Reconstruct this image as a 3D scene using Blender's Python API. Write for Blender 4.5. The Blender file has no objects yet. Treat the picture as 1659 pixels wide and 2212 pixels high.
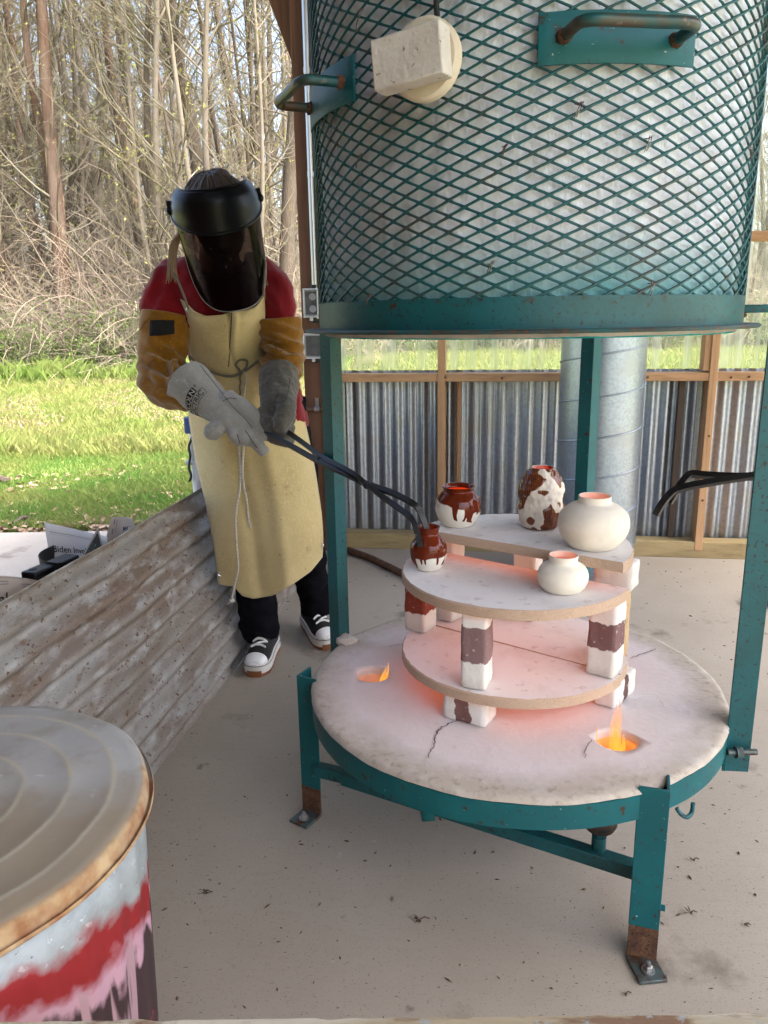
import bpy, bmesh, math, random
import numpy as np
from mathutils import Vector, Matrix, noise
from mathutils.bvhtree import BVHTree
PI = math.pi
SC = bpy.context.scene
COL = SC.collection
R = math.radians
# ---------------------------------------------------------------- camera (solved from the photograph's verticals and circles)
CAM_H, PITCH, ROLL, FPX, WPX, HPX = 1.2, R(14.2), R(.92), 1659.0, 1659.0, 2212.0
def ray(x, y):
    u = (x - WPX/2)/FPX; w = -(y - HPX/2)/FPX
    a = u*math.cos(ROLL) + w*math.sin(ROLL); b = -u*math.sin(ROLL) + w*math.cos(ROLL)
    return Vector((a, math.cos(PITCH) + b*math.sin(PITCH), -math.sin(PITCH) + b*math.cos(PITCH)))
def at(x, y, Y):                      # survey: point of the sight line at distance Y
    d = ray(x, y); return Vector((0, 0, CAM_H)) + d*(Y/d.y)
def onz(x, y, z=0.):                  # survey: point of the sight line at height z
    d = ray(x, y); return Vector((0, 0, CAM_H)) + d*((z - CAM_H)/d.z)
cam_d = bpy.data.cameras.new('camera'); cam = bpy.data.objects.new('camera', cam_d); COL.objects.link(cam)
cam_d.sensor_fit = 'VERTICAL'; cam_d.sensor_height = 24; cam_d.sensor_width = 18; cam_d.lens = 24*FPX/HPX
cam_d.clip_start = .02; cam_d.clip_end = 900
Rl = Vector((1, 0, 0)); Ul = Vector((0, math.sin(PITCH), math.cos(PITCH))); Fw = Vector((0, math.cos(PITCH), -math.sin(PITCH)))
X = Rl*math.cos(ROLL) - Ul*math.sin(ROLL); Y_ = Rl*math.sin(ROLL) + Ul*math.cos(ROLL)
m = Matrix.Identity(4)
for i in range(3): m[i][0] = X[i]; m[i][1] = Y_[i]; m[i][2] = -Fw[i]
m[2][3] = CAM_H; cam.matrix_world = m
SC.camera = cam
# ---------------------------------------------------------------- objects
WL = {}
def props(o, label=None, cat=None, group=None, kind=None):
    if label: o['label'] = label
    if cat: o['category'] = cat
    if group: o['group'] = group
    if kind: o['kind'] = kind
    return o
def root(name, label, cat, loc=(0, 0, 0), group=None):
    o = bpy.data.objects.new(name, None); COL.objects.link(o); o.location = loc; o.empty_display_size = .05
    WL[o.name] = Vector(loc); return props(o, label, cat, group)
def wl(o): return WL.get(o.name, Vector((0, 0, 0))) if o else Vector((0, 0, 0))
class MB:
    def __init__(s): s.v = []; s.f = []; s.mi = []; s.cur = 0
    def add(s, vs, fs, mi=None):
        b = len(s.v); s.v += [Vector(p) for p in vs]; s.f += [tuple(i + b for i in f) for f in fs]
        s.mi += [s.cur if mi is None else mi]*len(fs); return s
    def box(s, c, size, rot=None, mi=None):
        hx, hy, hz = size[0]/2, size[1]/2, size[2]/2; M = rot if rot is not None else Matrix.Identity(3)
        c = Vector(c)
        vs = [c + M @ Vector((x*hx, y*hy, z*hz)) for x, y, z in ((-1,-1,-1),(1,-1,-1),(1,1,-1),(-1,1,-1),(-1,-1,1),(1,-1,1),(1,1,1),(-1,1,1))]
        return s.add(vs, [(0,3,2,1),(4,5,6,7),(0,1,5,4),(1,2,6,5),(2,3,7,6),(3,0,4,7)], mi)
    def bar(s, a, b, w, h, up=(0, 0, 1), mi=None):   # rectangular bar from a to b
        a = Vector(a); b = Vector(b); d = (b - a); L = d.length; d.normalize(); u = Vector(up)
        x = u.cross(d); 
        if x.length < 1e-5: x = Vector((1, 0, 0)).cross(d)
        x.normalize(); z = d.cross(x)
        M = Matrix((x, d, z)).transposed()
        return s.box((a + b)/2, (w, L, h), M, mi)
    def tube(s, pts, r, n=8, cap=True, mi=None, flat=None):
        pts = [Vector(p) for p in pts]; m = len(pts)
        rs = r if hasattr(r, '__len__') else [r]*m
        t = [(pts[min(i+1, m-1)] - pts[max(i-1, 0)]).normalized() for i in range(m)]
        ref = Vector((0, 0, 1)) if abs(t[0].z) < .9 else Vector((1, 0, 0))
        x = ref.cross(t[0]).normalized(); vs = []; fs = []
        for i in range(m):
            x = (x - t[i]*x.dot(t[i])); x = x.normalized() if x.length > 1e-6 else ref.cross(t[i]).normalized(); y = t[i].cross(x)
            ri = rs[i]; ra, rb = (ri if hasattr(ri, '__len__') else (ri, ri))
            for k in range(n):
                a = 2*PI*k/n; vs.append(pts[i] + x*(ra*math.cos(a)) + y*(rb*math.sin(a)))
        for i in range(m - 1):
            for k in range(n):
                k2 = (k + 1) % n; fs.append((i*n + k, i*n + k2, (i+1)*n + k2, (i+1)*n + k))
        if cap: fs.append(tuple(range(n - 1, -1, -1))); fs.append(tuple((m - 1)*n + k for k in range(n)))
        return s.add(vs, fs, mi)
    def lathe(s, prof, c=(0, 0, 0), n=48, mi=None, closed=False, a0=0, a1=2*PI, jit=None):
        c = Vector(c); full = abs(a1 - a0 - 2*PI) < 1e-6; m = n if full else n + 1; vs = []; fs = []
        for (r_, z) in prof:
            for k in range(m):
                a = a0 + (a1 - a0)*k/n; rr = r_ if jit is None else r_*jit(a, z)
                vs.append(c + Vector((rr*math.cos(a), rr*math.sin(a), z)))
        L = len(prof)
        for i in range(L if closed else L - 1):
            j = (i + 1) % L
            for k in range(n):
                k2 = (k + 1) % m; fs.append((i*m + k, i*m + k2, j*m + k2, j*m + k))
        return s.add(vs, fs, mi)
    def loft(s, rings, cap=True, mi=None):            # rings: lists of equal length
        n = len(rings[0]); vs = [p for r_ in rings for p in r_]; fs = []
        for i in range(len(rings) - 1):
            for k in range(n):
                k2 = (k + 1) % n; fs.append((i*n + k, i*n + k2, (i+1)*n + k2, (i+1)*n + k))
        if cap: fs.append(tuple(range(n - 1, -1, -1))); fs.append(tuple((len(rings) - 1)*n + k for k in range(n)))
        return s.add(vs, fs, mi)
    def grid(s, P, mi=None):                          # P[i][j]
        a = len(P); b = len(P[0]); vs = [p for r_ in P for p in r_]
        return s.add(vs, [(i*b + j, i*b + j + 1, (i+1)*b + j + 1, (i+1)*b + j) for i in range(a - 1) for j in range(b - 1)], mi)
    def prism(s, poly, z0, z1, M=None, mi=None):      # polygon in xy extruded along z, placed with 4x4 M
        n = len(poly); M = M or Matrix.Identity(4)
        vs = [M @ Vector((x, y, z0)) for x, y in poly] + [M @ Vector((x, y, z1)) for x, y in poly]
        fs = [tuple(range(n - 1, -1, -1)), tuple(range(n, 2*n))] + [(k, (k+1) % n, n + (k+1) % n, n + k) for k in range(n)]
        return s.add(vs, fs, mi)
    def ball(s, c, r, n=12, M=None, mi=None):
        rx, ry, rz = r if hasattr(r, '__len__') else (r, r, r); c = Vector(c); M = M or Matrix.Identity(3); rings = []
        for i in range(1, n):
            th = PI*i/n
            rings.append([c + M @ Vector((rx*math.sin(th)*math.cos(2*PI*k/(2*n)), ry*math.sin(th)*math.sin(2*PI*k/(2*n)), -rz*math.cos(th))) for k in range(2*n)])
        return s.loft(rings, True, mi)
    def build(s, name, mats, parent=None, smooth=True, bevel=0, bseg=2, remesh=0, sub=0, solid=0, angle=40, loc=None, label=None):
        base = wl(parent) if parent else Vector(loc or (0, 0, 0))
        me = bpy.data.meshes.new(name); me.from_pydata([(p - base)[:] for p in s.v], [], s.f)
        mats = mats if isinstance(mats, (list, tuple)) else [mats]
        for q in mats: me.materials.append(q)
        if len(mats) > 1: me.polygons.foreach_set('material_index', s.mi)
        bm = bmesh.new(); bm.from_mesh(me); bmesh.ops.recalc_face_normals(bm, faces=bm.faces)
        if smooth and angle < 180:
            for e in bm.edges:
                if len(e.link_faces) == 2 and e.calc_face_angle(0) > R(angle): e.smooth = False
        bm.to_mesh(me); bm.free()
        me.polygons.foreach_set('use_smooth', [bool(smooth)]*len(me.polygons)); me.update()
        o = bpy.data.objects.new(name, me); COL.objects.link(o)
        if parent: o.parent = parent
        else: o.location = base
        WL[o.name] = base
        if remesh: 
            d = o.modifiers.new('remesh', 'REMESH'); d.mode = 'VOXEL'; d.voxel_size = remesh; d.use_smooth_shade = True
            d = o.modifiers.new('smooth', 'SMOOTH'); d.iterations = 4 if remesh > .004 else 2; d.factor = .5
        if solid: d = o.modifiers.new('solidify', 'SOLIDIFY'); d.thickness = solid; d.offset = 0
        if bevel: d = o.modifiers.new('bevel', 'BEVEL'); d.width = bevel; d.segments = bseg; d.limit_method = 'ANGLE'; d.angle_limit = R(35); d.harden_normals = False
        if sub: d = o.modifiers.new('subsurf', 'SUBSURF'); d.levels = sub; d.render_levels = sub
        if label: o['label'] = label
        return o
def child_base(o): WL[o.name] = wl(o)
def rotz(a): return Matrix.Rotation(a, 3, 'Z')
def cr(pts, n=6):                                      # Catmull-Rom through points
    pts = [Vector(p) for p in pts]; out = []
    P = [pts[0]*2 - pts[1]] + pts + [pts[-1]*2 - pts[-2]]
    for i in range(1, len(P) - 2):
        for k in range(n):
            t = k/n; a, b, c, d = P[i-1], P[i], P[i+1], P[i+2]
            out.append(.5*((2*b) + (c - a)*t + (2*a - 5*b + 4*c - d)*t*t + (3*b - a - 3*c + d)*t**3))
    out.append(pts[-1]); return out
def lerp(a, b, t): return a + (b - a)*t
def interp(x, xs, ys): return float(np.interp(x, xs, ys))
# ---------------------------------------------------------------- materials
MATS = {}
def mat(name, col, rough=.6, metal=0., layers=(), bump=(), spec=.5, emit=None, estr=0., coat=0., alpha=None, trans=0., ior=1.45, sheen=0.):
    """layers: (scale, detail, lo, hi, colour[, stretch xyz[, kind]]) mixed over one another; bump: (scale, detail, strength, dist[, stretch[, kind]])"""
    if name in MATS: return MATS[name]
    M = bpy.data.materials.new(name); M.use_nodes = True; MATS[name] = M
    nt = M.node_tree; N = nt.nodes; L = nt.links; P = N['Principled BSDF']
    P.inputs['Roughness'].default_value = rough; P.inputs['Metallic'].default_value = metal
    P.inputs['Specular IOR Level'].default_value = spec
    P.inputs['Coat Weight'].default_value = coat; P.inputs['Sheen Weight'].default_value = sheen
    P.inputs['Base Color'].default_value = (*col, 1)
    if trans: P.inputs['Transmission Weight'].default_value = trans; P.inputs['IOR'].default_value = ior
    if alpha is not None: P.inputs['Alpha'].default_value = alpha
    if emit: P.inputs['Emission Color'].default_value = (*emit, 1); P.inputs['Emission Strength'].default_value = estr
    tc = N.new('ShaderNodeTexCoord'); 
    def tex(scale, detail, stretch=None, kind='noise'):
        src = tc.outputs['Object']
        if stretch:
            mp = N.new('ShaderNodeMapping'); mp.inputs['Scale'].default_value = stretch; L.new(src, mp.inputs['Vector']); src = mp.outputs['Vector']
        if kind == 'noise':
            t = N.new('ShaderNodeTexNoise'); t.inputs['Scale'].default_value = scale; t.inputs['Detail'].default_value = detail; t.inputs['Roughness'].default_value = .6; o = t.outputs['Fac']
        elif kind == 'voro':
            t = N.new('ShaderNodeTexVoronoi'); t.inputs['Scale'].default_value = scale; o = t.outputs['Distance']
        elif kind == 'wave':
            t = N.new('ShaderNodeTexWave'); t.inputs['Scale'].default_value = scale; t.inputs['Distortion'].default_value = detail; o = t.outputs['Fac']; t.inputs['Detail'].default_value = 3
        L.new(src, t.inputs['Vector']); return o
    cur = None
    for ly in layers:
        sc, de, lo, hi, c2 = ly[:5]; st = ly[5] if len(ly) > 5 else None; kd = ly[6] if len(ly) > 6 else 'noise'
        o = tex(sc, de, st, kd); mr = N.new('ShaderNodeMapRange'); mr.inputs['From Min'].default_value = lo; mr.inputs['From Max'].default_value = hi; L.new(o, mr.inputs['Value'])
        mx = N.new('ShaderNodeMix'); mx.data_type = 'RGBA'; L.new(mr.outputs['Result'], mx.inputs['Factor'])
        if cur is None: mx.inputs['A'].default_value = (*col, 1)
        else: L.new(cur, mx.inputs['A'])
        mx.inputs['B'].default_value = (*c2, 1); cur = mx.outputs['Result']
    if cur is not None: L.new(cur, P.inputs['Base Color'])
    nrm = None
    for b in bump:
        sc, de, st_, dist = b[:4]; o = tex(sc, de, b[4] if len(b) > 4 else None, b[5] if len(b) > 5 else 'noise')
        bn = N.new('ShaderNodeBump'); bn.inputs['Strength'].default_value = st_; bn.inputs['Distance'].default_value = dist; L.new(o, bn.inputs['Height'])
        if nrm is not None: L.new(nrm, bn.inputs['Normal'])
        nrm = bn.outputs['Normal']
    if nrm is not None: L.new(nrm, P.inputs['Normal'])
    return M
def nodes_of(M): return M.node_tree.nodes, M.node_tree.links, M.node_tree.nodes['Principled BSDF']
def math_node(N, L, op, a, b=None, c=None):
    n = N.new('ShaderNodeMath'); n.operation = op
    for i, v in enumerate((a, b, c)):
        if v is None: continue
        if isinstance(v, (int, float)): n.inputs[i].default_value = v
        else: L.new(v, n.inputs[i])
    return n.outputs[0]
def mask_mix(M, mask, colB, rough=None):               # put colB where mask (socket) is 1, over the material's current colour
    N, L, P = nodes_of(M); mx = N.new('ShaderNodeMix'); mx.data_type = 'RGBA'; L.new(mask, mx.inputs['Factor'])
    lk = P.inputs['Base Color'].links
    if lk: L.new(lk[0].from_socket, mx.inputs['A'])
    else: mx.inputs['A'].default_value = P.inputs['Base Color'].default_value
    if hasattr(colB, '__len__'): mx.inputs['B'].default_value = (*colB, 1)
    else: L.new(colB, mx.inputs['B'])
    L.new(mx.outputs['Result'], P.inputs['Base Color'])
    if rough is not None:
        mr = N.new('ShaderNodeMapRange'); L.new(mask, mr.inputs['Value']); mr.inputs['To Min'].default_value = P.inputs['Roughness'].default_value; mr.inputs['To Max'].default_value = rough
        L.new(mr.outputs['Result'], P.inputs['Roughness'])
def xyz(M):
    N, L, P = nodes_of(M); tc = N.new('ShaderNodeTexCoord'); sp = N.new('ShaderNodeSeparateXYZ'); L.new(tc.outputs['Object'], sp.inputs[0])
    return tc.outputs['Object'], sp.outputs[0], sp.outputs[1], sp.outputs[2]
def noise_node(M, vec, scale, detail=4, stretch=None):
    N, L, P = nodes_of(M)
    if stretch: mp = N.new('ShaderNodeMapping'); mp.inputs['Scale'].default_value = stretch; L.new(vec, mp.inputs['Vector']); vec = mp.outputs['Vector']
    t = N.new('ShaderNodeTexNoise'); t.inputs['Scale'].default_value = scale; t.inputs['Detail'].default_value = detail; L.new(vec, t.inputs['Vector']); return t.outputs['Fac']
def step(M, val, lo, hi):
    N, L, P = nodes_of(M); mr = N.new('ShaderNodeMapRange'); mr.inputs['From Min'].default_value = lo; mr.inputs['From Max'].default_value = hi; L.new(val, mr.inputs['Value']); return mr.outputs['Result']
# ---------------------------------------------------------------- palette
TEAL = (.002, .088, .1)
m_teal = mat('teal_enamel', TEAL, .5, 0, [(9, 5, .45, .75, (.003, .115, .125)), (60, 4, .62, .68, (.05, .025, .012)), (160, 2, .72, .75, (.5, .5, .45))], [(90, 3, .12, .002)], spec=.35)
m_teal_rusty = mat('teal_enamel_specked_rust', TEAL, .5, 0, [(7, 5, .42, .7, (.003, .06, .062)), (30, 6, .64, .69, (.05, .024, .014)), (130, 3, .60, .65, (.018, .014, .012))], [(120, 4, .25, .002)])
m_teal_mesh = mat('teal_wire', (.003, .08, .083), .5, 0, [(14, 5, .5, .72, (.05, .045, .035))])
m_rust = mat('brown_rust', (.07, .03, .014), .9, 0, [(40, 6, .4, .7, (.16, .075, .035)), (150, 5, .5, .7, (.02, .01, .006))], [(140, 5, .8, .004)])
m_plate = mat('zinc_plate', (.1, .13, .13), .5, .6, [(40, 5, .5, .65, (.09, .04, .02))], [(120, 3, .2, .002)])
m_bolt = mat('zinc_bolt', (.45, .45, .45), .4, .9, [(60, 3, .45, .7, (.25, .23, .2))])
m_lining = mat('ceramic_fibre', (.74, .77, .83), .95, 0, [(10, 5, .42, .7, (.6, .63, .68)), (30, 6, .48, .72, (.82, .84, .88)), (5, 3, .6, .74, (.56, .58, .6)), (60, 4, .7, .74, (.42, .43, .44))], [(7, 4, .6, .03), (38, 5, .5, .012, (1, 1, .45))], spec=.1)
def _lin():
    M = m_lining; N, L, P = nodes_of(M); v, x, y, z = xyz(M); n = noise_node(M, v, 7, 5)
    k = math_node(N, L, 'SUBTRACT', z, math_node(N, L, 'MULTIPLY', n, .09)); mask = step(M, k, .115, -.03)     # overspray of the teal paint above the band
    mask_mix(M, mask, (.025, .3, .33))
_lin()
m_lining_in = mat('sooty_fibre', (.5, .47, .43), .95, 0, [(8, 5, .4, .7, (.3, .27, .24))], [(20, 5, .5, .02)])
m_slab = mat('castable_refractory', (.47, .41, .34), .92, 0, [(60, 6, .52, .68, (.34, .29, .235)), (22, 5, .5, .7, (.56, .51, .45))], [(70, 6, .4, .004), (14, 5, .15, .01)], spec=.15)
def _slab():
    M = m_slab; N, L, P = nodes_of(M); v, x, y, z = xyz(M)
    r2 = math_node(N, L, 'SQRT', math_node(N, L, 'ADD', math_node(N, L, 'MULTIPLY', x, x), math_node(N, L, 'MULTIPLY', y, y)))
    n = noise_node(M, v, 9, 6); k = math_node(N, L, 'ADD', r2, math_node(N, L, 'MULTIPLY', math_node(N, L, 'SUBTRACT', n, .5), .11))
    wash = step(M, k, .455, .385); fine = step(M, noise_node(M, v, 55, 5), .3, .55)
    mask_mix(M, math_node(N, L, 'MULTIPLY', wash, math_node(N, L, 'ADD', math_node(N, L, 'MULTIPLY', fine, .1), .9)), (.66, .605, .59))
    flake = step(M, noise_node(M, v, 40, 6), .66, .69); mask_mix(M, math_node(N, L, 'MULTIPLY', flake, .2), (.45, .34, .29))
_slab()
m_shelf = mat('kiln_washed_shelf', (.76, .72, .69), .9, 0, [(9, 5, .5, .75, (.66, .58, .53)), (30, 5, .58, .7, (.58, .5, .46))], [(55, 5, .3, .003), (12, 4, .2, .006)], spec=.15)
m_shelf_edge = mat('cordierite_edge', (.5, .36, .26), .9, 0, [(260, 4, .52, .7, (.4, .28, .19)), (200, 3, .64, .7, (.62, .48, .36))], [(160, 3, .4, .002)], spec=.15)
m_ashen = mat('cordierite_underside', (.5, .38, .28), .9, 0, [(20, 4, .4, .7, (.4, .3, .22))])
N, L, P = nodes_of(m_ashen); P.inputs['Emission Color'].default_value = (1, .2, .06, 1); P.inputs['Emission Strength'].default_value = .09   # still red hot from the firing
m_brick = mat('white_firebrick', (.72, .69, .64), .92, 0, [(25, 5, .5, .75, (.62, .57, .5))], [(60, 5, .6, .004), (25, 3, .4, .006)], spec=.15)
def brick_band(name, axis, lo, hi, colr):
    M = mat(name, (.74, .71, .66), .92, 0, [(25, 5, .5, .75, (.64, .59, .52))], [(60, 5, .6, .004), (25, 3, .4, .006)], spec=.15)
    N, L, P = nodes_of(M); v, x, y, z = xyz(M); s = (x, y, z)[axis]; n = noise_node(M, v, 38, 5)
    k = math_node(N, L, 'ADD', s, math_node(N, L, 'MULTIPLY', math_node(N, L, 'SUBTRACT', n, .5), .028))
    a = step(M, k, lo - .001, lo + .001); b = step(M, k, hi + .001, hi - .001)
    mk = math_node(N, L, 'MULTIPLY', a, b); sp = step(M, noise_node(M, v, 110, 3), .66, .72)
    mk = math_node(N, L, 'SUBTRACT', mk, math_node(N, L, 'MULTIPLY', math_node(N, L, 'MULTIPLY', sp, mk), .5))
    mask_mix(M, mk, colr); return M
m_conc = mat('broomed_concrete', (.37, .325, .272), .9, 0, [(1.1, 6, .38, .68, (.315, .272, .225)), (60, 3, .55, .85, (.32, .275, .225), (.2, 1.3, 1)), (150, 2, .68, .72, (.15, .11, .075), (.5, 1.2, 1)), (2.6, 7, .6, .68, (.2, .17, .14)), (7, 6, .66, .71, (.17, .145, .12)), (20, 5, .68, .74, (.4, .375, .34)), (240, 2, .62, .68, (.22, .19, .155))], [(70, 3, .16, .002, (.2, 1.5, 1)), (160, 3, .35, .002)], spec=.15)
m_galv = mat('galvanized_sheet', (.4, .43, .48), .42, 1., [(50, 3, .4, .7, (.3, .33, .38)), (6, 5, .5, .75, (.36, .36, .34))], [(120, 2, .05, .002)])
m_duct = mat('galvanized_duct', (.34, .39, .45), .4, .9, [(80, 3, .42, .68, (.26, .31, .37)), (5, 5, .5, .7, (.3, .33, .36))], [(160, 2, .06, .002)])
m_sheet = mat('rusty_corrugated_iron', (.31, .293, .275), .62, .25, [(11, 5, .42, .68, (.21, .172, .14), (1, .1, 1)), (4, 6, .46, .62, (.19, .135, .1), (1, .25, 1)), (20, 7, .6, .68, (.17, .11, .075), (1, .35, 1)), (30, 6, .5, .7, (.40, .39, .38), (1, .3, 1)), (70, 5, .62, .65, (.12, .06, .035), (1, .6, 1)), (150, 3, .65, .68, (.06, .036, .024), (1, .7, 1))], [(60, 5, .35, .003), (9, 3, .2, .01, (1, .3, 1))])
m_sheet_grey = mat('dull_zinc', (.27, .285, .29), .6, .45, [(8, 5, .45, .7, (.2, .205, .2)), (60, 5, .6, .66, (.13, .075, .04))], [(80, 4, .25, .002)])
def wood(name, c, dark, axis, knots=True):
    st = [14., 14., 14.]; st[axis] = .7
    st2 = [40., 40., 40.]; st2[axis] = 1.2
    return mat(name, c, .75, 0, [(1.2, 5, .38, .68, dark, tuple(st)), (1, 4, .55, .75, tuple(k*.75 for k in dark), tuple(st2))], [(1.5, 4, .25, .004, tuple(st2))], spec=.25)
PINE = (.5, .3, .16); PINED = (.36, .2, .1)
m_pine_v = wood('pine_upright', PINE, PINED, 2); m_pine_h = wood('pine_rail', PINE, PINED, 0)
m_plate_wood = wood('treated_bottom_plate', (.37, .28, .14), (.27, .2, .1), 0)
m_post = wood('dark_treated_post', (.12, .055, .03), (.06, .026, .014), 2)
m_steel = mat('bright_conduit', (.42, .42, .42), .35, 1)
m_grey_pl = mat('grey_plastic', (.5, .5, .5), .45)
m_black_pl = mat('black_plastic', (.003, .003, .0034), .34, 0, bump=[(200, 2, .04, .001)], spec=.22)
m_black = mat('black_paint_steel', (.007, .007, .008), .42, 0, [(60, 5, .66, .72, (.12, .12, .11))], [(140, 3, .15, .001)])
m_dark = mat('black_rubber', (.01, .01, .01), .7)
m_clear = mat('clear_cover', (.3, .3, .3), .1, 0, alpha=.12)
m_porc = mat('cream_ceramic', (.62, .55, .42), .75, 0, [(12, 4, .45, .7, (.55, .46, .34))], [(60, 3, .2, .003)])
m_softbrick = mat('soft_firebrick', (.56, .53, .48), .95, 0, [(14, 4, .45, .7, (.5, .46, .41)), (110, 3, .65, .68, (.24, .2, .165)), (36, 2, .71, .74, (.2, .16, .13))], [(90, 3, .5, .004), (36, 2, .4, .006)], spec=.1)
# pottery
m_bisque = mat('white_bisque', (.86, .785, .665), .85, 0, [(30, 3, .45, .7, (.77, .71, .6))], [(130, 3, .06, .001), (2, 0, .0, .001)], spec=.25)
def glaze(name, h0, slope, drip, scale, seed):
    M = mat(name, (.78, .72, .63), .8, 0, spec=.3); N, L, P = nodes_of(M); v, x, y, z = xyz(M)
    cb = N.new('ShaderNodeCombineXYZ'); L.new(x, cb.inputs[0]); L.new(y, cb.inputs[1]); cb.inputs[2].default_value = seed
    n = noise_node(M, cb.outputs[0], scale, 1); d = step(M, n, .56, .66)
    wob = noise_node(M, v, 25, 2)
    line = math_node(N, L, 'ADD', math_node(N, L, 'ADD', math_node(N, L, 'MULTIPLY', x, slope), h0), math_node(N, L, 'MULTIPLY', math_node(N, L, 'SUBTRACT', wob, .5), .02))
    line = math_node(N, L, 'SUBTRACT', line, math_node(N, L, 'MULTIPLY', d, drip))
    mk = step(M, math_node(N, L, 'SUBTRACT', z, line), -.0008, .0008); tone = noise_node(M, v, 40, 3)
    cr_ = N.new('ShaderNodeMix'); cr_.data_type = 'RGBA'; L.new(tone, cr_.inputs['Factor']); cr_.inputs['A'].default_value = (.07, .010, .004, 1); cr_.inputs['B'].default_value = (.18, .028, .009, 1)
    mask_mix(M, mk, cr_.outputs['Result'], .06)
    bn = N.new('ShaderNodeBump'); bn.inputs['Strength'].default_value = .5; bn.inputs['Distance'].default_value = .004; L.new(mk, bn.inputs['Height']); L.new(bn.outputs['Normal'], P.inputs['Normal'])
    return M
def hot(name, base, emit, s):
    M = mat(name, base, .5, 0); N, L, P = nodes_of(M); P.inputs['Emission Color'].default_value = (*emit, 1)
    v, x, y, z = xyz(M); n = noise_node(M, v, 45, 3); L.new(math_node(N, L, 'MULTIPLY', step(M, n, .2, .8), s), P.inputs['Emission Strength']); return M
m_hot_red = hot('glowing_red_interior', (.4, .05, .02), (1, .075, .01), .13)
m_hot_pink = hot('glowing_bisque_interior', (.75, .5, .4), (1, .32, .16), .06)
m_hot_port = hot('glowing_burner_port', (.6, .3, .15), (1, .24, .03), .24)
m_hot_port_dim = hot('warm_burner_port', (.6, .42, .32), (1, .3, .12), .07)
# cloth, leather, skin
m_red = mat('red_cotton', (.2, .006, .012), .9, 0, [(12, 4, .45, .7, (.14, .004, .008))], [(300, 2, .15, .001), (9, 3, .3, .02)], sheen=.2, spec=.15)
m_must = mat('mustard_suede', (.24, .105, .007), .9, 0, [(14, 5, .42, .7, (.18, .075, .005)), (80, 3, .55, .7, (.29, .135, .014))], [(160, 3, .2, .001), (11, 4, .5, .02)], sheen=.3, spec=.15)
m_must_seam = mat('mustard_seam', (.2, .085, .008), .9)
m_glove = mat('grey_split_leather', (.34, .335, .32), .92, 0, [(10, 5, .45, .7, (.27, .265, .25)), (70, 4, .55, .68, (.38, .37, .36)), (24, 4, .66, .72, (.17, .16, .15))], [(200, 3, .25, .001), (30, 4, .25, .006)], sheen=.25, spec=.15)
m_glove_dk = mat('soiled_split_leather', (.125, .117, .105), .92, 0, [(10, 5, .4, .7, (.08, .075, .067)), (70, 4, .5, .68, (.15, .142, .13))], [(200, 3, .25, .001), (28, 4, .35, .008)], sheen=.25, spec=.15)
m_apron = mat('buff_suede_apron', (.57, .455, .225), .92, 0, [(5, 5, .42, .72, (.47, .36, .165)), (120, 4, .5, .68, (.6, .48, .25)), (17, 5, .64, .74, (.3, .22, .1)), (70, 3, .7, .74, (.16, .12, .07))], [(260, 3, .2, .001), (6, 3, .15, .02)], sheen=.3, spec=.12)
m_cord = mat('white_cotton_cord', (.62, .58, .5), .9, 0, [(160, 2, .4, .6, (.42, .38, .32), (1, 1, 2))], [(240, 2, .5, .002)])
m_cord_dk = mat('grey_strap_cord', (.16, .14, .11), .9)
m_jean = mat('black_denim', (.0045, .0042, .0065), .95, 0, [(14, 4, .45, .75, (.008, .0075, .011))], [(300, 2, .2, .001), (12, 3, .4, .02)], sheen=0, spec=.08)
m_skin = mat('skin', (.5, .26, .18), .55, 0, [(20, 3, .45, .7, (.46, .22, .15))], [(200, 2, .1, .001)])
m_lip = mat('lips', (.35, .1, .09), .45)
m_hair = mat('brown_hair', (.05, .03, .018), .5, 0, [(90, 3, .4, .7, (.09, .055, .03), (4, 4, .4))], [(120, 3, .5, .003, (4, 4, .4))])
m_hair_lt = mat('fair_hair_ends', (.3, .2, .11), .55, 0, [(90, 3, .4, .7, (.2, .13, .07), (4, 4, .4))], [(120, 3, .5, .003, (4, 4, .4))])
m_white_rub = mat('white_rubber', (.62, .61, .58), .55, 0, [(14, 4, .5, .75, (.5, .48, .44))])
m_toe = mat('white_toe_cap', (.8, .8, .82), .35)
m_gum = mat('gum_sole', (.2, .07, .025), .6)
m_canvas = mat('black_canvas', (.012, .012, .014), .9, 0, bump=[(400, 2, .3, .001)])
m_lace = mat('white_lace', (.75, .75, .75), .85, 0, bump=[(400, 2, .4, .001)])
m_eyelet = mat('silver_eyelet', (.7, .7, .7), .3, 1)
m_ink = mat('printing_ink', (.012, .012, .014), .8)
m_ink_grey = mat('small_print', (.16, .16, .17), .85)
m_news = mat('newsprint', (.56, .54, .54), .95, 0, [(20, 4, .45, .7, (.5, .48, .47))])
m_news_tan = mat('newsprint_brown', (.4, .33, .27), .95, 0, [(16, 4, .45, .7, (.35, .29, .23))])
m_photo = mat('printed_photo', (.05, .055, .07), .9, 0, [(40, 3, .5, .56, (.42, .38, .36)), (60, 4, .58, .62, (.02, .02, .03)), (24, 2, .6, .66, (.2, .25, .36))])
m_photo_dk = mat('printed_photo_dark', (.025, .03, .025), .9, 0, [(30, 4, .5, .7, (.07, .08, .06)), (90, 3, .68, .72, (.35, .36, .3))])
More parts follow.
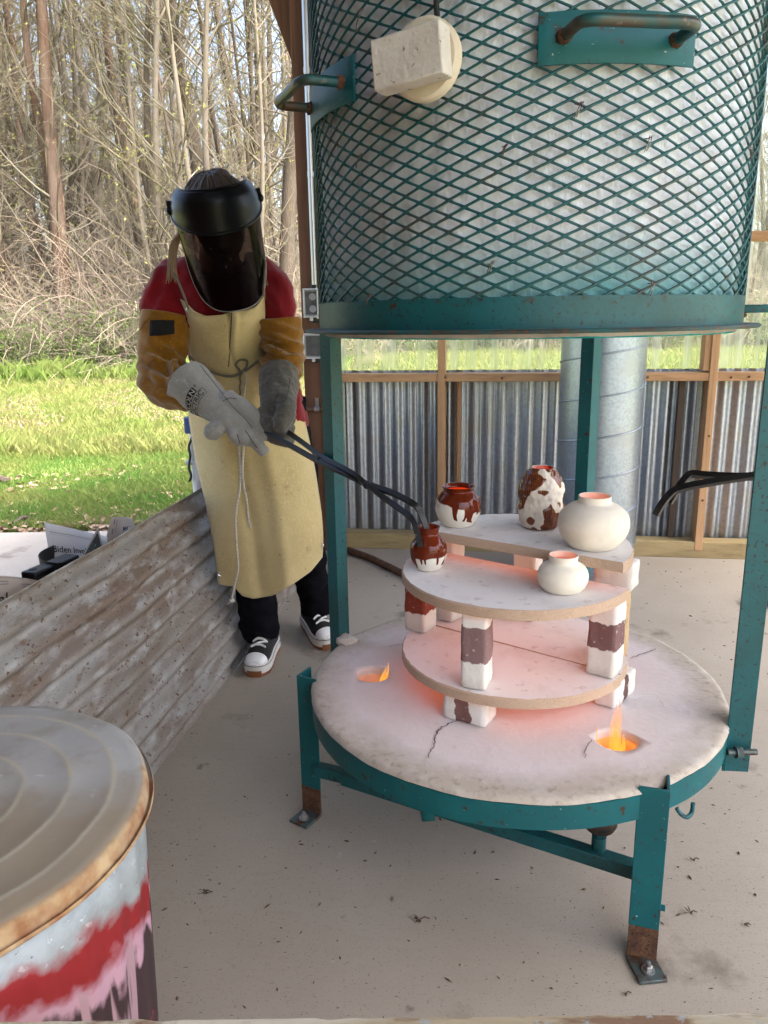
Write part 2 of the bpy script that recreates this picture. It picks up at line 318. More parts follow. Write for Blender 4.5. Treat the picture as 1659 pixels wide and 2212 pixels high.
# outdoors
m_bark = mat('grey_brown_bark', (.10, .08, .065), .95, 0, [(3, 5, .4, .7, (.1, .072, .05), (3, 3, .5)), (20, 4, .5, .7, (.17, .135, .105), (3, 3, .5))], [(14, 5, .8, .03, (3, 3, .4))], spec=.1)
m_bark_red = mat('reddish_bark', (.155, .11, .085), .95, 0, [(2, 5, .4, .65, (.11, .065, .045), (3, 3, .5)), (1.1, 4, .62, .68, (.45, .32, .21), (2, 2, .6))], [(14, 5, .8, .03, (3, 3, .4))], spec=.1)
m_bark_pale = mat('pale_bark', (.2, .17, .14), .95, 0, [(3, 5, .4, .7, (.18, .14, .105), (3, 3, .5))], [(14, 5, .6, .03, (3, 3, .4))], spec=.1)
m_twig = mat('tan_twigs', (.21, .188, .145), .95, 0, [(1.2, 3, .35, .7, (.16, .125, .1))], spec=.1)
m_twig_dk = mat('brown_twigs', (.15, .12, .085), .95, 0, [(1.2, 3, .35, .7, (.22, .195, .135))], spec=.1)
m_vine = mat('straw_vines', (.34, .285, .22), .95, 0, [(2, 3, .35, .7, (.24, .17, .125))], spec=.1)
def leafm(name, a, b):
    M = mat(name, a, .6, 0, [(1.6, 4, .35, .65, b)], spec=.3); N, L, P = nodes_of(M)
    tr = N.new('ShaderNodeBsdfTranslucent'); mx = N.new('ShaderNodeMixShader'); mx.inputs[0].default_value = .4
    L.new(P.inputs['Base Color'].links[0].from_socket, tr.inputs['Color']); out = N['Material Output']
    L.new(P.outputs[0], mx.inputs[1]); L.new(tr.outputs[0], mx.inputs[2]); L.new(mx.outputs[0], out.inputs['Surface']); return M
m_bud = leafm('yellow_green_buds', (.36, .34, .09), (.24, .27, .07))
m_leaf = leafm('spring_leaf', (.095, .165, .032), (.17, .23, .05))
m_grass = leafm('lawn_blade', (.2, .26, .06), (.29, .28, .1))
m_grass_near = leafm('lawn_blade_deep', (.13, .235, .045), (.24, .27, .075))
m_soil = mat('meadow_ground', (.17, .21, .055), .95, 0, [(.5, 5, .4, .65, (.23, .24, .08)), (3, 6, .55, .7, (.2, .15, .08)), (9, 5, .58, .7, (.12, .2, .04))], [(20, 5, .6, .03)], spec=.1)
m_henbit = mat('henbit_purple', (.34, .2, .2), .9, 0, [(3, 3, .4, .6, (.36, .2, .17))])
m_dleaf = mat('dead_leaf', (.22, .13, .08), .9, 0, [(4, 3, .4, .65, (.36, .25, .17)), (9, 3, .6, .7, (.09, .05, .03))])
# ================================================================ kiln
CX, CY = .297, 1.665; C0 = Vector((CX, CY, 0)); ZS = .37
def pol(r, a, z): return Vector((CX + r*math.cos(a), CY + r*math.sin(a), z))
stand = root('kiln_stand', 'teal steel kiln stand with round white firing floor and guide posts, bolted to concrete', 'kiln stand', (CX, CY, 0))
HOLES = [(-.032, 1.694, .04), (.461, 1.385, .042)]
# slab with two burner ports: polar grid with a finely meshed top, ports cut with a boolean that is applied here
def make_slab():
    mb = MB(); n = 160; rings = []
    prof = [(.001, .0), (.05, 0), (.1, 0), (.16, 0), (.22, 0), (.28, 0), (.33, 0), (.38, 0), (.42, -.0003), (.45, -.001), (.463, -.002), (.4715, -.0055), (.4745, -.012)]
    for r_, dz in prof:
        ring = []
        for k in range(n):
            a = 2*PI*k/n; rr = r_ + ((.0015*noise.noise(Vector((math.cos(a)*9, math.sin(a)*9, 3)))) + .0012*noise.noise(Vector((math.cos(a)*40, math.sin(a)*40, 3))) if r_ > .44 else 0)
            p = pol(rr, a, ZS + dz); p.z += .0022*noise.noise(Vector((p.x*9, p.y*9, 0))) + .001*noise.noise(Vector((p.x*40, p.y*40, 0))); ring.append(p)
        rings.append(ring)
    rings.append([pol(.4655, 2*PI*k/n, .357) for k in range(n)]); rings.append([pol(.465, 2*PI*k/n, .31) for k in range(n)]); rings.append([pol(.001, 2*PI*k/n, .31) for k in range(n)])
    mb.loft(rings, True); o = mb.build('refractory_slab', m_slab, stand, angle=50)
    cut = MB()
    for hx, hy, hr in HOLES: cut.lathe([(.0005, .2), (hr*1.02, .2), (hr*.98, .36), (hr*1.05, .372), (hr*1.07, .42), (.0005, .42)], (hx, hy, 0), 40)
    c = cut.build('cutter', m_slab, stand)
    bpy.context.view_layer.update()
    b = o.modifiers.new('ports', 'BOOLEAN'); b.operation = 'DIFFERENCE'; b.object = c; b.solver = 'EXACT'
    dg = bpy.context.evaluated_depsgraph_get(); me = bpy.data.meshes.new_from_object(o.evaluated_get(dg)); o.modifiers.clear(); o.data = me; me.name = 'refractory_slab'
    bpy.data.objects.remove(c)
    for e in (): pass
    return o
slab = make_slab()
for i, (hx, hy, hr) in enumerate(HOLES):
    mb = MB(); mb.lathe([(hr*1.04, .3695), (hr*1.0, .362), (hr*.95, .33), (hr*.93, .28), (hr*.9, .24), (.0006, .235)], (hx, hy, 0), 36)
    mb.build('burner_port_lining', (m_hot_port_dim, m_hot_port)[i], stand)
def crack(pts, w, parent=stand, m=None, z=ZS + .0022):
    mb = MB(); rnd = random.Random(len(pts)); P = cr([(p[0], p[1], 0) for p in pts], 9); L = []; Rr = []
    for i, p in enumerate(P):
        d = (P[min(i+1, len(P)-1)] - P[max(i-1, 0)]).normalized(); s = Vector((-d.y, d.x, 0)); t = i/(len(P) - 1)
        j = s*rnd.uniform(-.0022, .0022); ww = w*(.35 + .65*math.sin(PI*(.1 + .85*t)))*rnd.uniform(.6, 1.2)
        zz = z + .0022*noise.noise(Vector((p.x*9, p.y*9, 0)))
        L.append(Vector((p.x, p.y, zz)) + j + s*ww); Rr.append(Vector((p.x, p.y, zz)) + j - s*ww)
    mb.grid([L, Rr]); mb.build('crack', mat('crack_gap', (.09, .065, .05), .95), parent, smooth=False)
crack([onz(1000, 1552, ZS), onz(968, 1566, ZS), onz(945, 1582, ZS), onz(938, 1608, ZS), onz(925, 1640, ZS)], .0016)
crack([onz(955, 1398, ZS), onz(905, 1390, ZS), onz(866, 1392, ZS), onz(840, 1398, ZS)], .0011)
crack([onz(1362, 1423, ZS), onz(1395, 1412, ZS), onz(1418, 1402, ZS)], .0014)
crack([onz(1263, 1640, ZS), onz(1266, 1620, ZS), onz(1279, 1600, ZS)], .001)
# steel ring
mb = MB(); mb.lathe([(.4665, .305), (.4665, .3545), (.4695, .3555), (.4725, .3545), (.4725, .305), (.4695, .3035)], (CX, CY, 0), 128, closed=True); mb.build('steel_ring', m_teal, stand, angle=35)
mb = MB(); mb.lathe([(.0005, .306), (.466, .306), (.466, .303), (.0005, .303)], (CX, CY, 0), 64); mb.build('base_pan', m_teal_rusty, stand)
# legs: angle iron with the corner outward, rusty foot, foot plate and anchor bolt
def angle_iron(mb, corner, da, db, w, t, z0, z1, mi=0):
    c = Vector((corner[0], corner[1], 0)); da = Vector((*da, 0)).normalized(); db = Vector((*db, 0)).normalized()
    poly = [c, c + da*w, c + da*w + db*t, c + da*t + db*t, c + da*t + db*w, c + db*w]
    mb.loft([[p + Vector((0, 0, z)) for p in poly] for z in (z0, z1)], True, mi)
def leg(corner, da, db, w, out):
    mb = MB(); angle_iron(mb, corner, da, db, w, .0055, .075, .372); o = mb.build('leg', m_teal, stand, bevel=.0012)
    mb = MB(); angle_iron(mb, corner, da, db, w*.985, .006, .004, .0752)
    f = mb.build('rusty_foot', m_rust, stand, bevel=.001); f.parent = o; f['label'] = 'rusted through lower end of the leg'; WL[f.name] = WL[o.name]
    c = Vector((*corner, 0)); da_ = Vector((*da, 0)).normalized(); db_ = Vector((*db, 0)).normalized(); out_ = Vector((*out, 0)).normalized(); side = Vector((-out_.y, out_.x, 0))
    ctr = c + da_*w*.5 + out_*.024 + Vector((0, 0, .004)); Mx = Matrix((side, out_, Vector((0, 0, 1)))).transposed()
    mb = MB(); mb.box(ctr, (w*.98, .062, .007), Mx); pl = mb.build('foot_plate', m_plate, stand, bevel=.0012); pl.parent = o
    b = ctr + out_*.006 + Vector((0, 0, .0035)); mb = MB()
    mb.lathe([(.0005, 0), (.0125, 0), (.0125, .002), (.008, .0025)], b, 24); mb.lathe([(.0082, .002), (.0082, .009), (.006, .0105), (.0045, .0105)], b, 6); mb.lathe([(.0042, .0105), (.0042, .018), (.0005, .0188)], b, 14)
    bb = mb.build('anchor_bolt', m_bolt, stand, angle=30); bb.parent = o
    return o
leg((.504, 1.204), (-.95, .31), (.31, .95), .055, (.1, -1))
leg((-.2165, 1.690), (.87, -.49), (.49, .87), .055, (-.55, -.84))
leg((.585, 2.105), (-.25, -.97), (-.97, .25), .055, (.57, .82))
mb = MB(); mb.lathe([(.0005, 0), (.006, 0), (.0065, .008), (.0005, .009)], (0, 0, 0), 6)
M4 = Matrix.Translation(Vector((.512, 1.226, .108))) @ Matrix.Rotation(R(90), 4, 'Y') @ Matrix.Rotation(R(18), 4, 'X'); mb.v = [M4 @ p for p in mb.v]; mb.build('leg_bolt', m_teal, stand)
# braces under the floor
for a, b, w in (((-.108, 1.632, .133), (.498, 1.292, .133), .03), ((-.178, 1.668, .133), (-.104, 1.636, .133), .026), ((.20, 1.46, .133), (.56, 2.06, .133), .03)):
    mb = MB(); mb.bar(a, b, w, .03); mb.build('brace', m_teal_rusty, stand, bevel=.002)
mb = MB(); angle_iron(mb, (.063, 1.268), (1, .1), (-.1, 1), .024, .004, .272, .304); mb.build('gusset', m_teal, stand)
mb = MB(); mb.tube(cr([onz(1462, 1745, .27), onz(1470, 1758, .26), onz(1484, 1765, .255), onz(1494, 1755, .26), onz(1497, 1735, .28)], 6), .0042, 10); mb.build('gas_pipe_loop', m_teal_rusty, stand)
# burner under the right port
bp = Vector((.425, 1.345, 0)); mb = MB(); mb.lathe([(.030, .3), (.030, .225), (.034, .22), (.034, .208), (.029, .197), (.014, .192), (.0005, .192)], bp, 28); bn = mb.build('burner_cup', mat('burner_iron', (.035, .035, .035), .7, .4, [(30, 4, .45, .65, (.12, .06, .03))]), stand)
mb = MB(); mb.lathe([(.0135, .194), (.0135, .178), (.01, .176)], bp, 6); mb.lathe([(.0085, .184), (.0085, .176)], bp, 14); mb.lathe([(.0145, .178), (.0145, .147), (.016, .146)], bp, 20); mb.build('burner_fitting', m_teal_rusty, stand)
# guide posts
mb = MB(); angle_iron(mb, (-.124, 1.886), (-.70, .71), (.71, .70), .037, .005, .30, 2.35); mb.build('guide_post', m_teal_rusty, stand, bevel=.001)
mb = MB(); angle_iron(mb, (.565, 2.085), (-.66, .75), (.75, .66), .04, .005, .30, 2.35); mb.build('guide_post', m_teal, stand, bevel=.001)
mb = MB(); angle_iron(mb, (.757, 1.428), (-1, .12), (.12, 1), .05, .005, .262, 2.35); mb.build('guide_post', m_teal_rusty, stand, bevel=.0012)
mb = MB(); mb.box((.714, 1.449, .314), (.008, .05, .095), rotz(R(-25))); mb.build('post_bracket', m_teal, stand, bevel=.001)
mb = MB(); mb.lathe([(.0005, -.03), (.0065, -.03), (.0065, .03), (.0005, .031)], (0, 0, 0), 14); mb.lathe([(.011, -.012), (.0115, 0)], (0, 0, 0), 6); mb.lathe([(.0005, -.014), (.0125, -.014), (.0125, -.011), (.0005, -.011)], (0, 0, 0), 18)
M4 = Matrix.Translation(Vector((.732, 1.414, .318))) @ Matrix.Rotation(R(90), 4, 'Y'); mb.v = [M4 @ p for p in mb.v]; mb.build('post_bolt', m_plate, stand, angle=30)
mb = MB(); mb.ball((-.105, 1.885, .374), (.028, .02, .016), 7); mb.v = [p + Vector((noise.noise(p*60), noise.noise(p*60 + Vector((9, 0, 0))), noise.noise(p*60 + Vector((0, 9, 0)))))*.009 for p in mb.v]; mb.build('fibre_wad', m_softbrick, stand)
# ---------------------------------------------------------------- hood
ZH = 1.175
hood = root('kiln_hood', 'raised cylindrical kiln hood of white ceramic fibre wrapped in teal expanded metal mesh', 'kiln hood', (CX, CY, ZH))
TOP = 2.12
mb = MB(); n = 150; zz = [ZH - .012 + i*.03 for i in range(33)]; rings = []
for z in zz:
    rings.append([pol(.409 + .006*noise.noise(Vector((math.cos(2*PI*k/n)*6, math.sin(2*PI*k/n)*6, z*9))) + .003*noise.noise(Vector((math.cos(2*PI*k/n)*20, math.sin(2*PI*k/n)*20, z*24))), 2*PI*k/n, z) for k in range(n)])
rings.append([pol(.3, 2*PI*k/n, TOP + .03) for k in range(n)]); rings.append([pol(.002, 2*PI*k/n, TOP + .035) for k in range(n)])
mb.loft(rings, False); mb.build('fibre_lining', m_lining, hood, angle=180)
mb = MB(); n = 90
def lipj(a, z): return 1 + .01*noise.noise(Vector((math.cos(a)*12, math.sin(a)*12, z*30)))
mb.lathe([(.416, ZH - .004), (.414, ZH - .009), (.404, ZH - .012), (.36, ZH - .011), (.325, ZH - .008), (.315, ZH + .05), (.315, TOP - .1), (.25, TOP - .07), (.0005, TOP - .065)], (CX, CY, 0), n, jit=lipj); mb.build('inner_lining', m_lining_in, hood)
# expanded metal
def helix_mesh():
    mb = MB(); ND = 51; dz = .0238; z0 = 1.222; nrow = 74; R0 = .4205; st = PI/ND
    for s in (1, -1):
        for k in range(ND):
            pts = []; rs = []
            for j in range(nrow + 1):
                a = 2*PI*k/ND + s*j*st; z = z0 + j*dz/2; rr = R0 + (.0012 if s > 0 else -.0012)
                # strand leaves the knot nearly level, then climbs
                if j > 0:
                    am = 2*PI*k/ND + s*(j - .5)*st
                    pts.append(pol(rr, am - s*.22*st, z - dz/4 - .0023)); rs.append((.002, .0023)); pts.append(pol(rr, am + s*.22*st, z - dz/4 + .0023)); rs.append((.002, .0023))
                pts.append(pol(rr, a, z)); rs.append((.0024, .0032))
            mb.tube(pts, rs, 5, False)
    return mb
helix_mesh().build('expanded_metal_mesh', m_teal_mesh, hood, angle=180)
mb = MB(); mb.lathe([(.4245, ZH + .004), (.4245, 1.229), (.4215, 1.229), (.4215, ZH + .004)], (CX, CY, 0), 128, closed=True); mb.build('bottom_band', m_teal_rusty, hood, angle=35)
mb = MB(); mb.lathe([(.40, ZH + .004), (.453, ZH + .004), (.4555, ZH + .001), (.4535, ZH - .003), (.40, ZH - .003)], (CX, CY, 0), 128, closed=True); mb.build('flange', mat('flange_steel', (.012, .075, .078), .55, .1, [(12, 5, .4, .65, (.035, .03, .025)), (70, 5, .52, .62, (.09, .045, .025))], [(90, 4, .3, .002)]), hood, angle=35)
mb = MB(); mb.lathe([(.4245, TOP - .05), (.4245, TOP), (.4215, TOP), (.4215, TOP - .05)], (CX, CY, 0), 96, closed=True); mb.build('top_band', m_teal, hood, angle=35)
# upright straps that run down the side of the hood
for a in (R(-3.5), R(61), R(149)):
    mb = MB(); c = pol(.440, a, 0); e = Vector((math.cos(a), math.sin(a), 0)); t = Vector((-e.y, e.x, 0)); Mx = Matrix((e, t, Vector((0, 0, 1)))).transposed()
    mb.box((c.x, c.y, (1.2 + TOP + .1)/2), (.028, .006, TOP + .1 - 1.2), Mx); mb.build('upright_strap', m_teal, hood, bevel=.001)
mb = MB(); a0 = pol(.43, R(-8), 1.206); mb.bar(a0, a0 + Vector((.30, -.015, .0)), .03, .016); mb.build('guide_arm', m_teal, hood, bevel=.002)
mb = MB(); mb.ball(a0 + Vector((.006, -.012, -.012)), (.008, .008, .006), 6); mb.build('guide_arm_bolt', m_rust, hood)
# handles
def handle(azc, half, z0, z1, tag_, skew=0):
    mb = MB(); n = 14; rows = []
    for z in (z0, z1):
        rows.append([pol(.4275, azc - half + 2*half*i/n, z + skew*(i/n - .5)) for i in range(n + 1)])
    mb.grid(rows); p = mb.build('handle_plate', m_teal, hood, solid=.004, bevel=.0008)
    e = Vector((math.cos(azc), math.sin(azc), 0)); t = Vector((-e.y, e.x, 0)); zc = (z0 + z1)/2
    mb = MB(); w = .086; f0 = pol(.428, azc - w/.428, zc); f1 = pol(.428, azc + w/.428, zc); out = e*.07
    k0 = f0 + out + t*.012*0; k1 = f1 + out
    P = [f0, f0 + out*.55, f0 + out*.86 + t*.003, f0 + out + t*.022, lerp(k0, k1, .3), lerp(k0, k1, .5), lerp(k0, k1, .7), f1 + out - t*.022, f1 + out*.86 - t*.003, f1 + out*.55, f1]
    mb.tube(cr(P, 5), .0085, 14); h = mb.build('handle', mat('worn_teal_bar', (.008, .075, .075), .4, .2, [(9, 4, .45, .62, (.09, .05, .025)), (60, 4, .6, .68, (.15, .12, .1))], [(80, 3, .15, .002)]), hood, angle=180); h.parent = p; WL[h.name] = WL[p.name]
    for f in (f0, f1):
        mb = MB(); mb.ball(f + e*.003, (.0125, .0125, .011), 7); mb.v = [q + Vector((noise.noise(q*150), noise.noise(q*150 + Vector((5, 0, 0))), noise.noise(q*150 + Vector((0, 5, 0)))))*.003 for q in mb.v]
        wd = mb.build('weld_bead', m_rust, hood); wd.parent = p
handle(R(-82.2), R(16.4), 1.553, 1.622, 0, .004); handle(R(202.5), R(16.2), 1.548, 1.618, 1)
# tie wires that pin the fibre to the mesh
for px, py, s in ((1250, 225, 1), (1398, 300, 1), (1090, 317, .7), (778, 340, .9), (1617, 322, .8), (780, 30, 1.2), (1060, 570, .8), (1405, 612, .9), (800, 640, .6)):
    d = ray(px, py); a_ = d.x**2 + d.y**2; b_ = -2*(d.x*CX + d.y*CY); c_ = CX*CX + CY*CY - .424**2; t_ = (-b_ - math.sqrt(b_*b_ - 4*a_*c_))/(2*a_); q = Vector((0, 0, CAM_H)) + d*t_
    e = (q - Vector((CX, CY, q.z))).normalized(); t = Vector((-e.y, e.x, 0)); mb = MB(); rnd = random.Random(int(px))
    pts = [q - t*.006*s, q + e*.004, q + t*.004*s + Vector((0, 0, .004)), q + e*.006 - t*.002 - Vector((0, 0, .008*s)), q + e*.005 - t*.007*s - Vector((0, 0, .02*s))]
    mb.tube(cr(pts, 4), .0008, 5); pts = [p + t*.003 + e*.001 + Vector((0, 0, rnd.uniform(-.002, .002))) for p in pts]; mb.tube(cr(pts, 4), .0009, 5); mb.build('tie_wire', mat('rusty_wire', (.1, .06, .05), .6, .5, [(60, 3, .5, .65, (.4, .38, .36))]), hood)
# black strap with a hook at the top
d = ray(953, 36); a_ = d.x**2 + d.y**2; b_ = -2*(d.x*CX + d.y*CY); c_ = CX*CX + CY*CY - .433**2; t_ = (-b_ - math.sqrt(b_*b_ - 4*a_*c_))/(2*a_); q = Vector((0, 0, CAM_H)) + d*t_; mb = MB(); mb.bar(q + Vector((-.006, 0, .0)), q + Vector((-.016, .004, .14)), .012, .006); st_ = mb.build('hanging_strap', m_dark, hood, bevel=.001)
mb = MB(); mb.tube(cr([q + Vector((-.005, 0, .0)), q + Vector((-.002, -.003, -.008)), q + Vector((.002, -.001, -.014)), q + Vector((.001, .004, -.008)), q + Vector((-.004, .001, .002))], 4), .0011, 6); mb.build('strap_hook', m_steel, hood)
# ---------------------------------------------------------------- peephole plug and the brick on it
az = R(-119); e = Vector((math.cos(az), math.sin(az), 0)); t = Vector((-e.y, e.x, 0)); pc = Vector((.079, 1.272, 1.566))
Mz = Matrix((t, Vector((0, 0, 1)), e)).transposed().to_4x4(); Mz.translation = pc + e*.006
plug = MB(); plug.lathe([(.0005, -.03), (.03, -.03), (.032, 0), (.052, .0), (.0565, .004), (.0565, .016), (.052, .021), (.03, .022), (.0005, .022)], (0, 0, 0), 48); plug.v = [Mz @ p for p in plug.v]
o = plug.build('peephole_plug', m_porc, None, loc=tuple(pc)); props(o, 'round cream ceramic plug set in the side of the kiln hood behind a white brick', 'plug')
mb = MB(); bc = pc + e*.045 - t*.0085 + Vector((0, 0, -.0045)); Mb = Matrix((t, Vector((0, 0, 1)), e)).transposed() @ Matrix.Rotation(R(5), 3, 'Z')
mb.box((0, 0, 0), (.112, .069, .036)); mb.v = [Mb @ p + bc for p in mb.v]
o = mb.build('insulating_brick', m_softbrick, None, bevel=.003, bseg=3, loc=tuple(bc)); props(o, 'pitted white soft firebrick fixed on the ceramic plug of the raised hood', 'firebrick')
# ---------------------------------------------------------------- shelves and bricks
def half_shelf(name, zt, R_, a, b, label, side, th=.022, under=True):
    """half disc bounded by the chord through a and b; side +1 keeps the half nearer the camera"""
    a = Vector((a[0], a[1])); b = Vector((b[0], b[1])); d = (b - a).normalized(); nrm = Vector((-d.y, d.x)); c = Vector((CX, CY))
    if (nrm.y < 0) != (side > 0): nrm = -nrm
    dist = (c - a).dot(nrm); al = math.acos(max(-1, min(1, -dist/R_)))   # chord at signed offset
    base = math.atan2(nrm.y, nrm.x); n = 72; poly = []
    for i in range(n + 1):
        th_ = base - al + 2*al*i/n; rr = R_ + .0012*noise.noise(Vector((math.cos(th_)*14, math.sin(th_)*14, zt*9)))
        poly.append((CX + rr*math.cos(th_), CY + rr*math.sin(th_)))
    mb = MB(); inset = []
    cc = Vector((sum(p[0] for p in poly)/len(poly), sum(p[1] for p in poly)/len(poly)))
    for i, p in enumerate(poly):
        j = .0035 + .003*noise.noise(Vector((p[0]*45, p[1]*45, zt))); q = Vector(p); inset.append(q + (cc - q).normalized()*max(.001, j))
    N_ = len(poly); rings = [[Vector((p[0], p[1], zt - th)) for p in poly], [Vector((p[0], p[1], zt - .003)) for p in poly], [Vector((p[0], p[1], zt)) for p in inset]]
    vs = [p for r_ in rings for p in r_]; fs = []; mi = []
    for i in range(2):
        for k in range(N_):
            k2 = (k + 1) % N_; fs.append((i*N_ + k, i*N_ + k2, (i+1)*N_ + k2, (i+1)*N_ + k)); mi.append(1)
    fs.append(tuple(2*N_ + k for k in range(N_))); mi.append(0); fs.append(tuple(range(N_ - 1, -1, -1))); mi.append(2)
    mb.v = vs; mb.f = fs; mb.mi = mi
    o = mb.build(name, [m_shelf, m_shelf_edge, m_ashen], None, angle=30, loc=(CX, CY, zt)); return props(o, label, 'kiln shelf', 'white kiln shelves')
ea, eb = (.163254, 1.792325), (.520003, 1.520495)
ua, ub = (.135502, 1.748275), (.499023, 1.492013)
mid_d = (Vector(eb) - Vector(ea)).normalized()
off = Vector((-mid_d.y, mid_d.x))
half_shelf('kiln_shelf', .45, .26, Vector((CX, CY)) - mid_d*.2 - off*.0012, Vector((CX, CY)) + mid_d*.2 - off*.0012, 'lowest half round kiln shelf, front half, under the banded brick posts', 1)
half_shelf('kiln_shelf', .45, .257, Vector((CX, CY)) - mid_d*.2 + off*.0012, Vector((CX, CY)) + mid_d*.2 + off*.0012, 'lowest half round kiln shelf, back half, behind the seam line', -1)
half_shelf('kiln_shelf', .64, .258, ea, eb, 'middle half round kiln shelf carrying the small white pot and the pot in the tongs', 1)
half_shelf('kiln_shelf', .705, .254, ua, ub, 'highest half round kiln shelf at the back carrying three pots', -1)
PURP = (.13, .07, .065); REDD = (.24, .06, .04)
m_bk_post = brick_band('banded_firebrick', 2, -.024, .056, (.235, .15, .145)); m_bk_post2 = brick_band('banded_firebrick_dark', 2, -.022, .037, (.2, .115, .11)); m_bk_red = brick_band('banded_firebrick_red', 2, -.034, .1, REDD)
m_bk_low = brick_band('banded_firebrick_flat', 0, -.02, .014, (.19, .1, .09)); m_bk_low2 = brick_band('banded_firebrick_flat_right', 0, -.012, .012, (.14, .08, .07)); m_bk_tan = mat('tan_firebrick', (.52, .36, .2), .92, 0, [(60, 4, .5, .68, (.42, .28, .15))], [(120, 4, .4, .003)])
def brick(c, size, rz, m, label, tilt=0):
    mb = MB(); hx, hy, hz = size; bm = bmesh.new(); bmesh.ops.create_cube(bm, size=1)
    bmesh.ops.subdivide_edges(bm, edges=bm.edges[:], cuts=7, use_grid_fill=True); rad = .007
    vs = []
    for v in bm.verts:
        p = Vector((v.co.x*hx, v.co.y*hy, v.co.z*hz)); q = Vector((max(-hx/2 + rad, min(hx/2 - rad, p.x)), max(-hy/2 + rad, min(hy/2 - rad, p.y)), max(-hz/2 + rad, min(hz/2 - rad, p.z))))
        d = p - q; 
        if d.length > 1e-6: p = q + d.normalized()*rad
        w = p + Vector(c)*7; p += (d.normalized() if d.length > 1e-6 else Vector())*(.0022*noise.noise(w*28) + .0012*noise.noise(w*80)); vs.append(p)
    mb.v = vs; mb.f = [tuple(v.index for v in f.verts) for f in bm.faces]; mb.mi = [0]*len(mb.f); bm.free()
    o = mb.build('firebrick', m, None, angle=180); o.location = c; o.rotation_euler = (0, 0, rz); WL[o.name] = Vector(c)
    return props(o, label, 'firebrick', 'banded firebricks propping the shelves')
E2 = lambda a, b, c_: None
def post_at(p0, p1, p2):                               # three base corners -> centre and rotation
    p0, p1, p2 = Vector(p0), Vector(p1), Vector(p2); return (p0 + p2)/2, math.atan2(p1.y - p0.y, p1.x - p0.x)
c, a = post_at((.149, 1.458), (.201, 1.437), (.228, 1.492)); brick((c.x, c.y, .535), (.056, .059, .168), a, m_bk_post, 'upright firebrick with a grey purple band, frontmost post under the middle shelf')
c, a = post_at((.428, 1.517), (.478, 1.478), (.511, 1.526)); brick((c.x, c.y, .535), (.063, .058, .168), a, m_bk_post2, 'upright firebrick with a dark maroon band, right of the frontmost post')
c, a = post_at((.046, 1.768), (.094, 1.735), (.128, 1.790)); brick((c.x, c.y, .535), (.058, .064, .168), a, m_bk_red, 'upright firebrick with a brick red top, at the left end of the middle shelf')
c, a = post_at((.117, 1.480), (.202, 1.431), (.236, 1.489)); brick((c.x, c.y, .399), (.1, .068, .058), a, m_bk_low, 'firebrick lying under the lowest shelf directly below the front post')
brick((.507, 1.558, .399), (.115, .05, .058), R(50), m_bk_low2, 'firebrick lying under the lowest shelf above the flaming burner port')
brick((.2, 1.85, .399), (.1, .06, .058), R(100), m_brick, 'plain firebrick lying under the back of the lowest shelf')
brick((.165, 1.842, .5665), (.05, .062, .231), R(-36), m_brick, 'tall white firebrick post under the left end of the highest shelf')
brick((.36, 1.84, .5665), (.06, .05, .231), R(-36), m_brick, 'tall firebrick post under the middle of the highest shelf')
brick((.512, 1.602, .535), (.052, .052, .168), R(-36), m_bk_tan, 'tan firebrick edge standing behind the right post')
brick((.508, 1.598, .6515), (.085, .055, .063), R(-36), m_brick, 'short white firebrick block under the right end of the highest shelf')
# ---------------------------------------------------------------- pots
def pot(name, c, outer, wall, m_out, m_in, label, cat='pot', bump=None, n=64):
    r_ = root(name, label, cat, c); mb = MB(); P = cr([(a, 0, b) for a, b in outer], 5); prof = [(max(.0005, p.x), p.z) for p in P]; prof = [(.0005, prof[0][1])] + prof
    rings = []
    for (rr, z) in prof:
        ring = []
        for k in range(n):
            a = 2*PI*k/n; q = Vector((rr*math.cos(a), rr*math.sin(a), z))
            if bump and rr > .02: q += Vector((math.cos(a), math.sin(a), 0))*bump(q)
            ring.append(q + Vector(c))
        rings.append(ring)
    mb.loft(rings, False); body = mb.build('body', m_out, r_, angle=180)
    rr, zt = prof[-1]; mb = MB(); inner = [(rr, zt), (rr - wall*.35, zt + wall*.45), (rr - wall, zt)] ; mb.lathe(inner, c, n); mb.build('rim', m_out, r_, angle=180)
    Pin = [(max(.003, p.x - wall), max(p.z, .006)) for p in P[::-1]]; zc_ = zt - .011; up_in = [q for q in Pin if q[1] >= zc_]; lo_in = [up_in[-1]] + [(max(.003, q[0] - (.006 if bump and q[1] < zt - .02 else 0)), q[1]) for q in Pin if q[1] < zc_]; mb = MB(); mb.lathe(up_in, c, n); mb.build('inner_lip', m_out if 'bisque' not in m_out.name or bump else m_in, r_, angle=180); mb = MB(); mb.lathe(lo_in + [(.0005, .006)], c, n); mb.build('interior', m_in, r_, angle=180)
    return r_
pot('vase', (.1, 1.676, .641), [(.024, .0), (.029, .003), (.038, .02), (.0425, .042), (.040, .06), (.030, .075), (.0235, .083), (.0235, .09), (.0262, .099)], .003, glaze('brown_glaze_small', .034, .06, .024, 70, .31), m_hot_red, 'small vase with dark brown drips over a cream base, held by the tongs', 'vase')
pot('jar', (.181, 1.818, .706), [(.034, 0), (.04, .003), (.052, .024), (.0565, .046), (.052, .066), (.042, .08), (.0365, .085), (.0365, .089), (.0405, .0955)], .003, glaze('brown_glaze_round', .05, -.28, .03, 52, .7), m_hot_red, 'round jar with a flared rim and brown glaze dripping down its left side', 'jar')
pot('bowl_vase', (.458, 1.622, .706), [(.046, 0), (.052, .002), (.068, .022), (.0765, .048), (.072, .073), (.055, .09), (.04, .0965), (.0355, .1), (.035, .112)], .003, m_bisque, m_hot_pink, 'large smooth white globe pot on the right end of the highest shelf', 'pot')
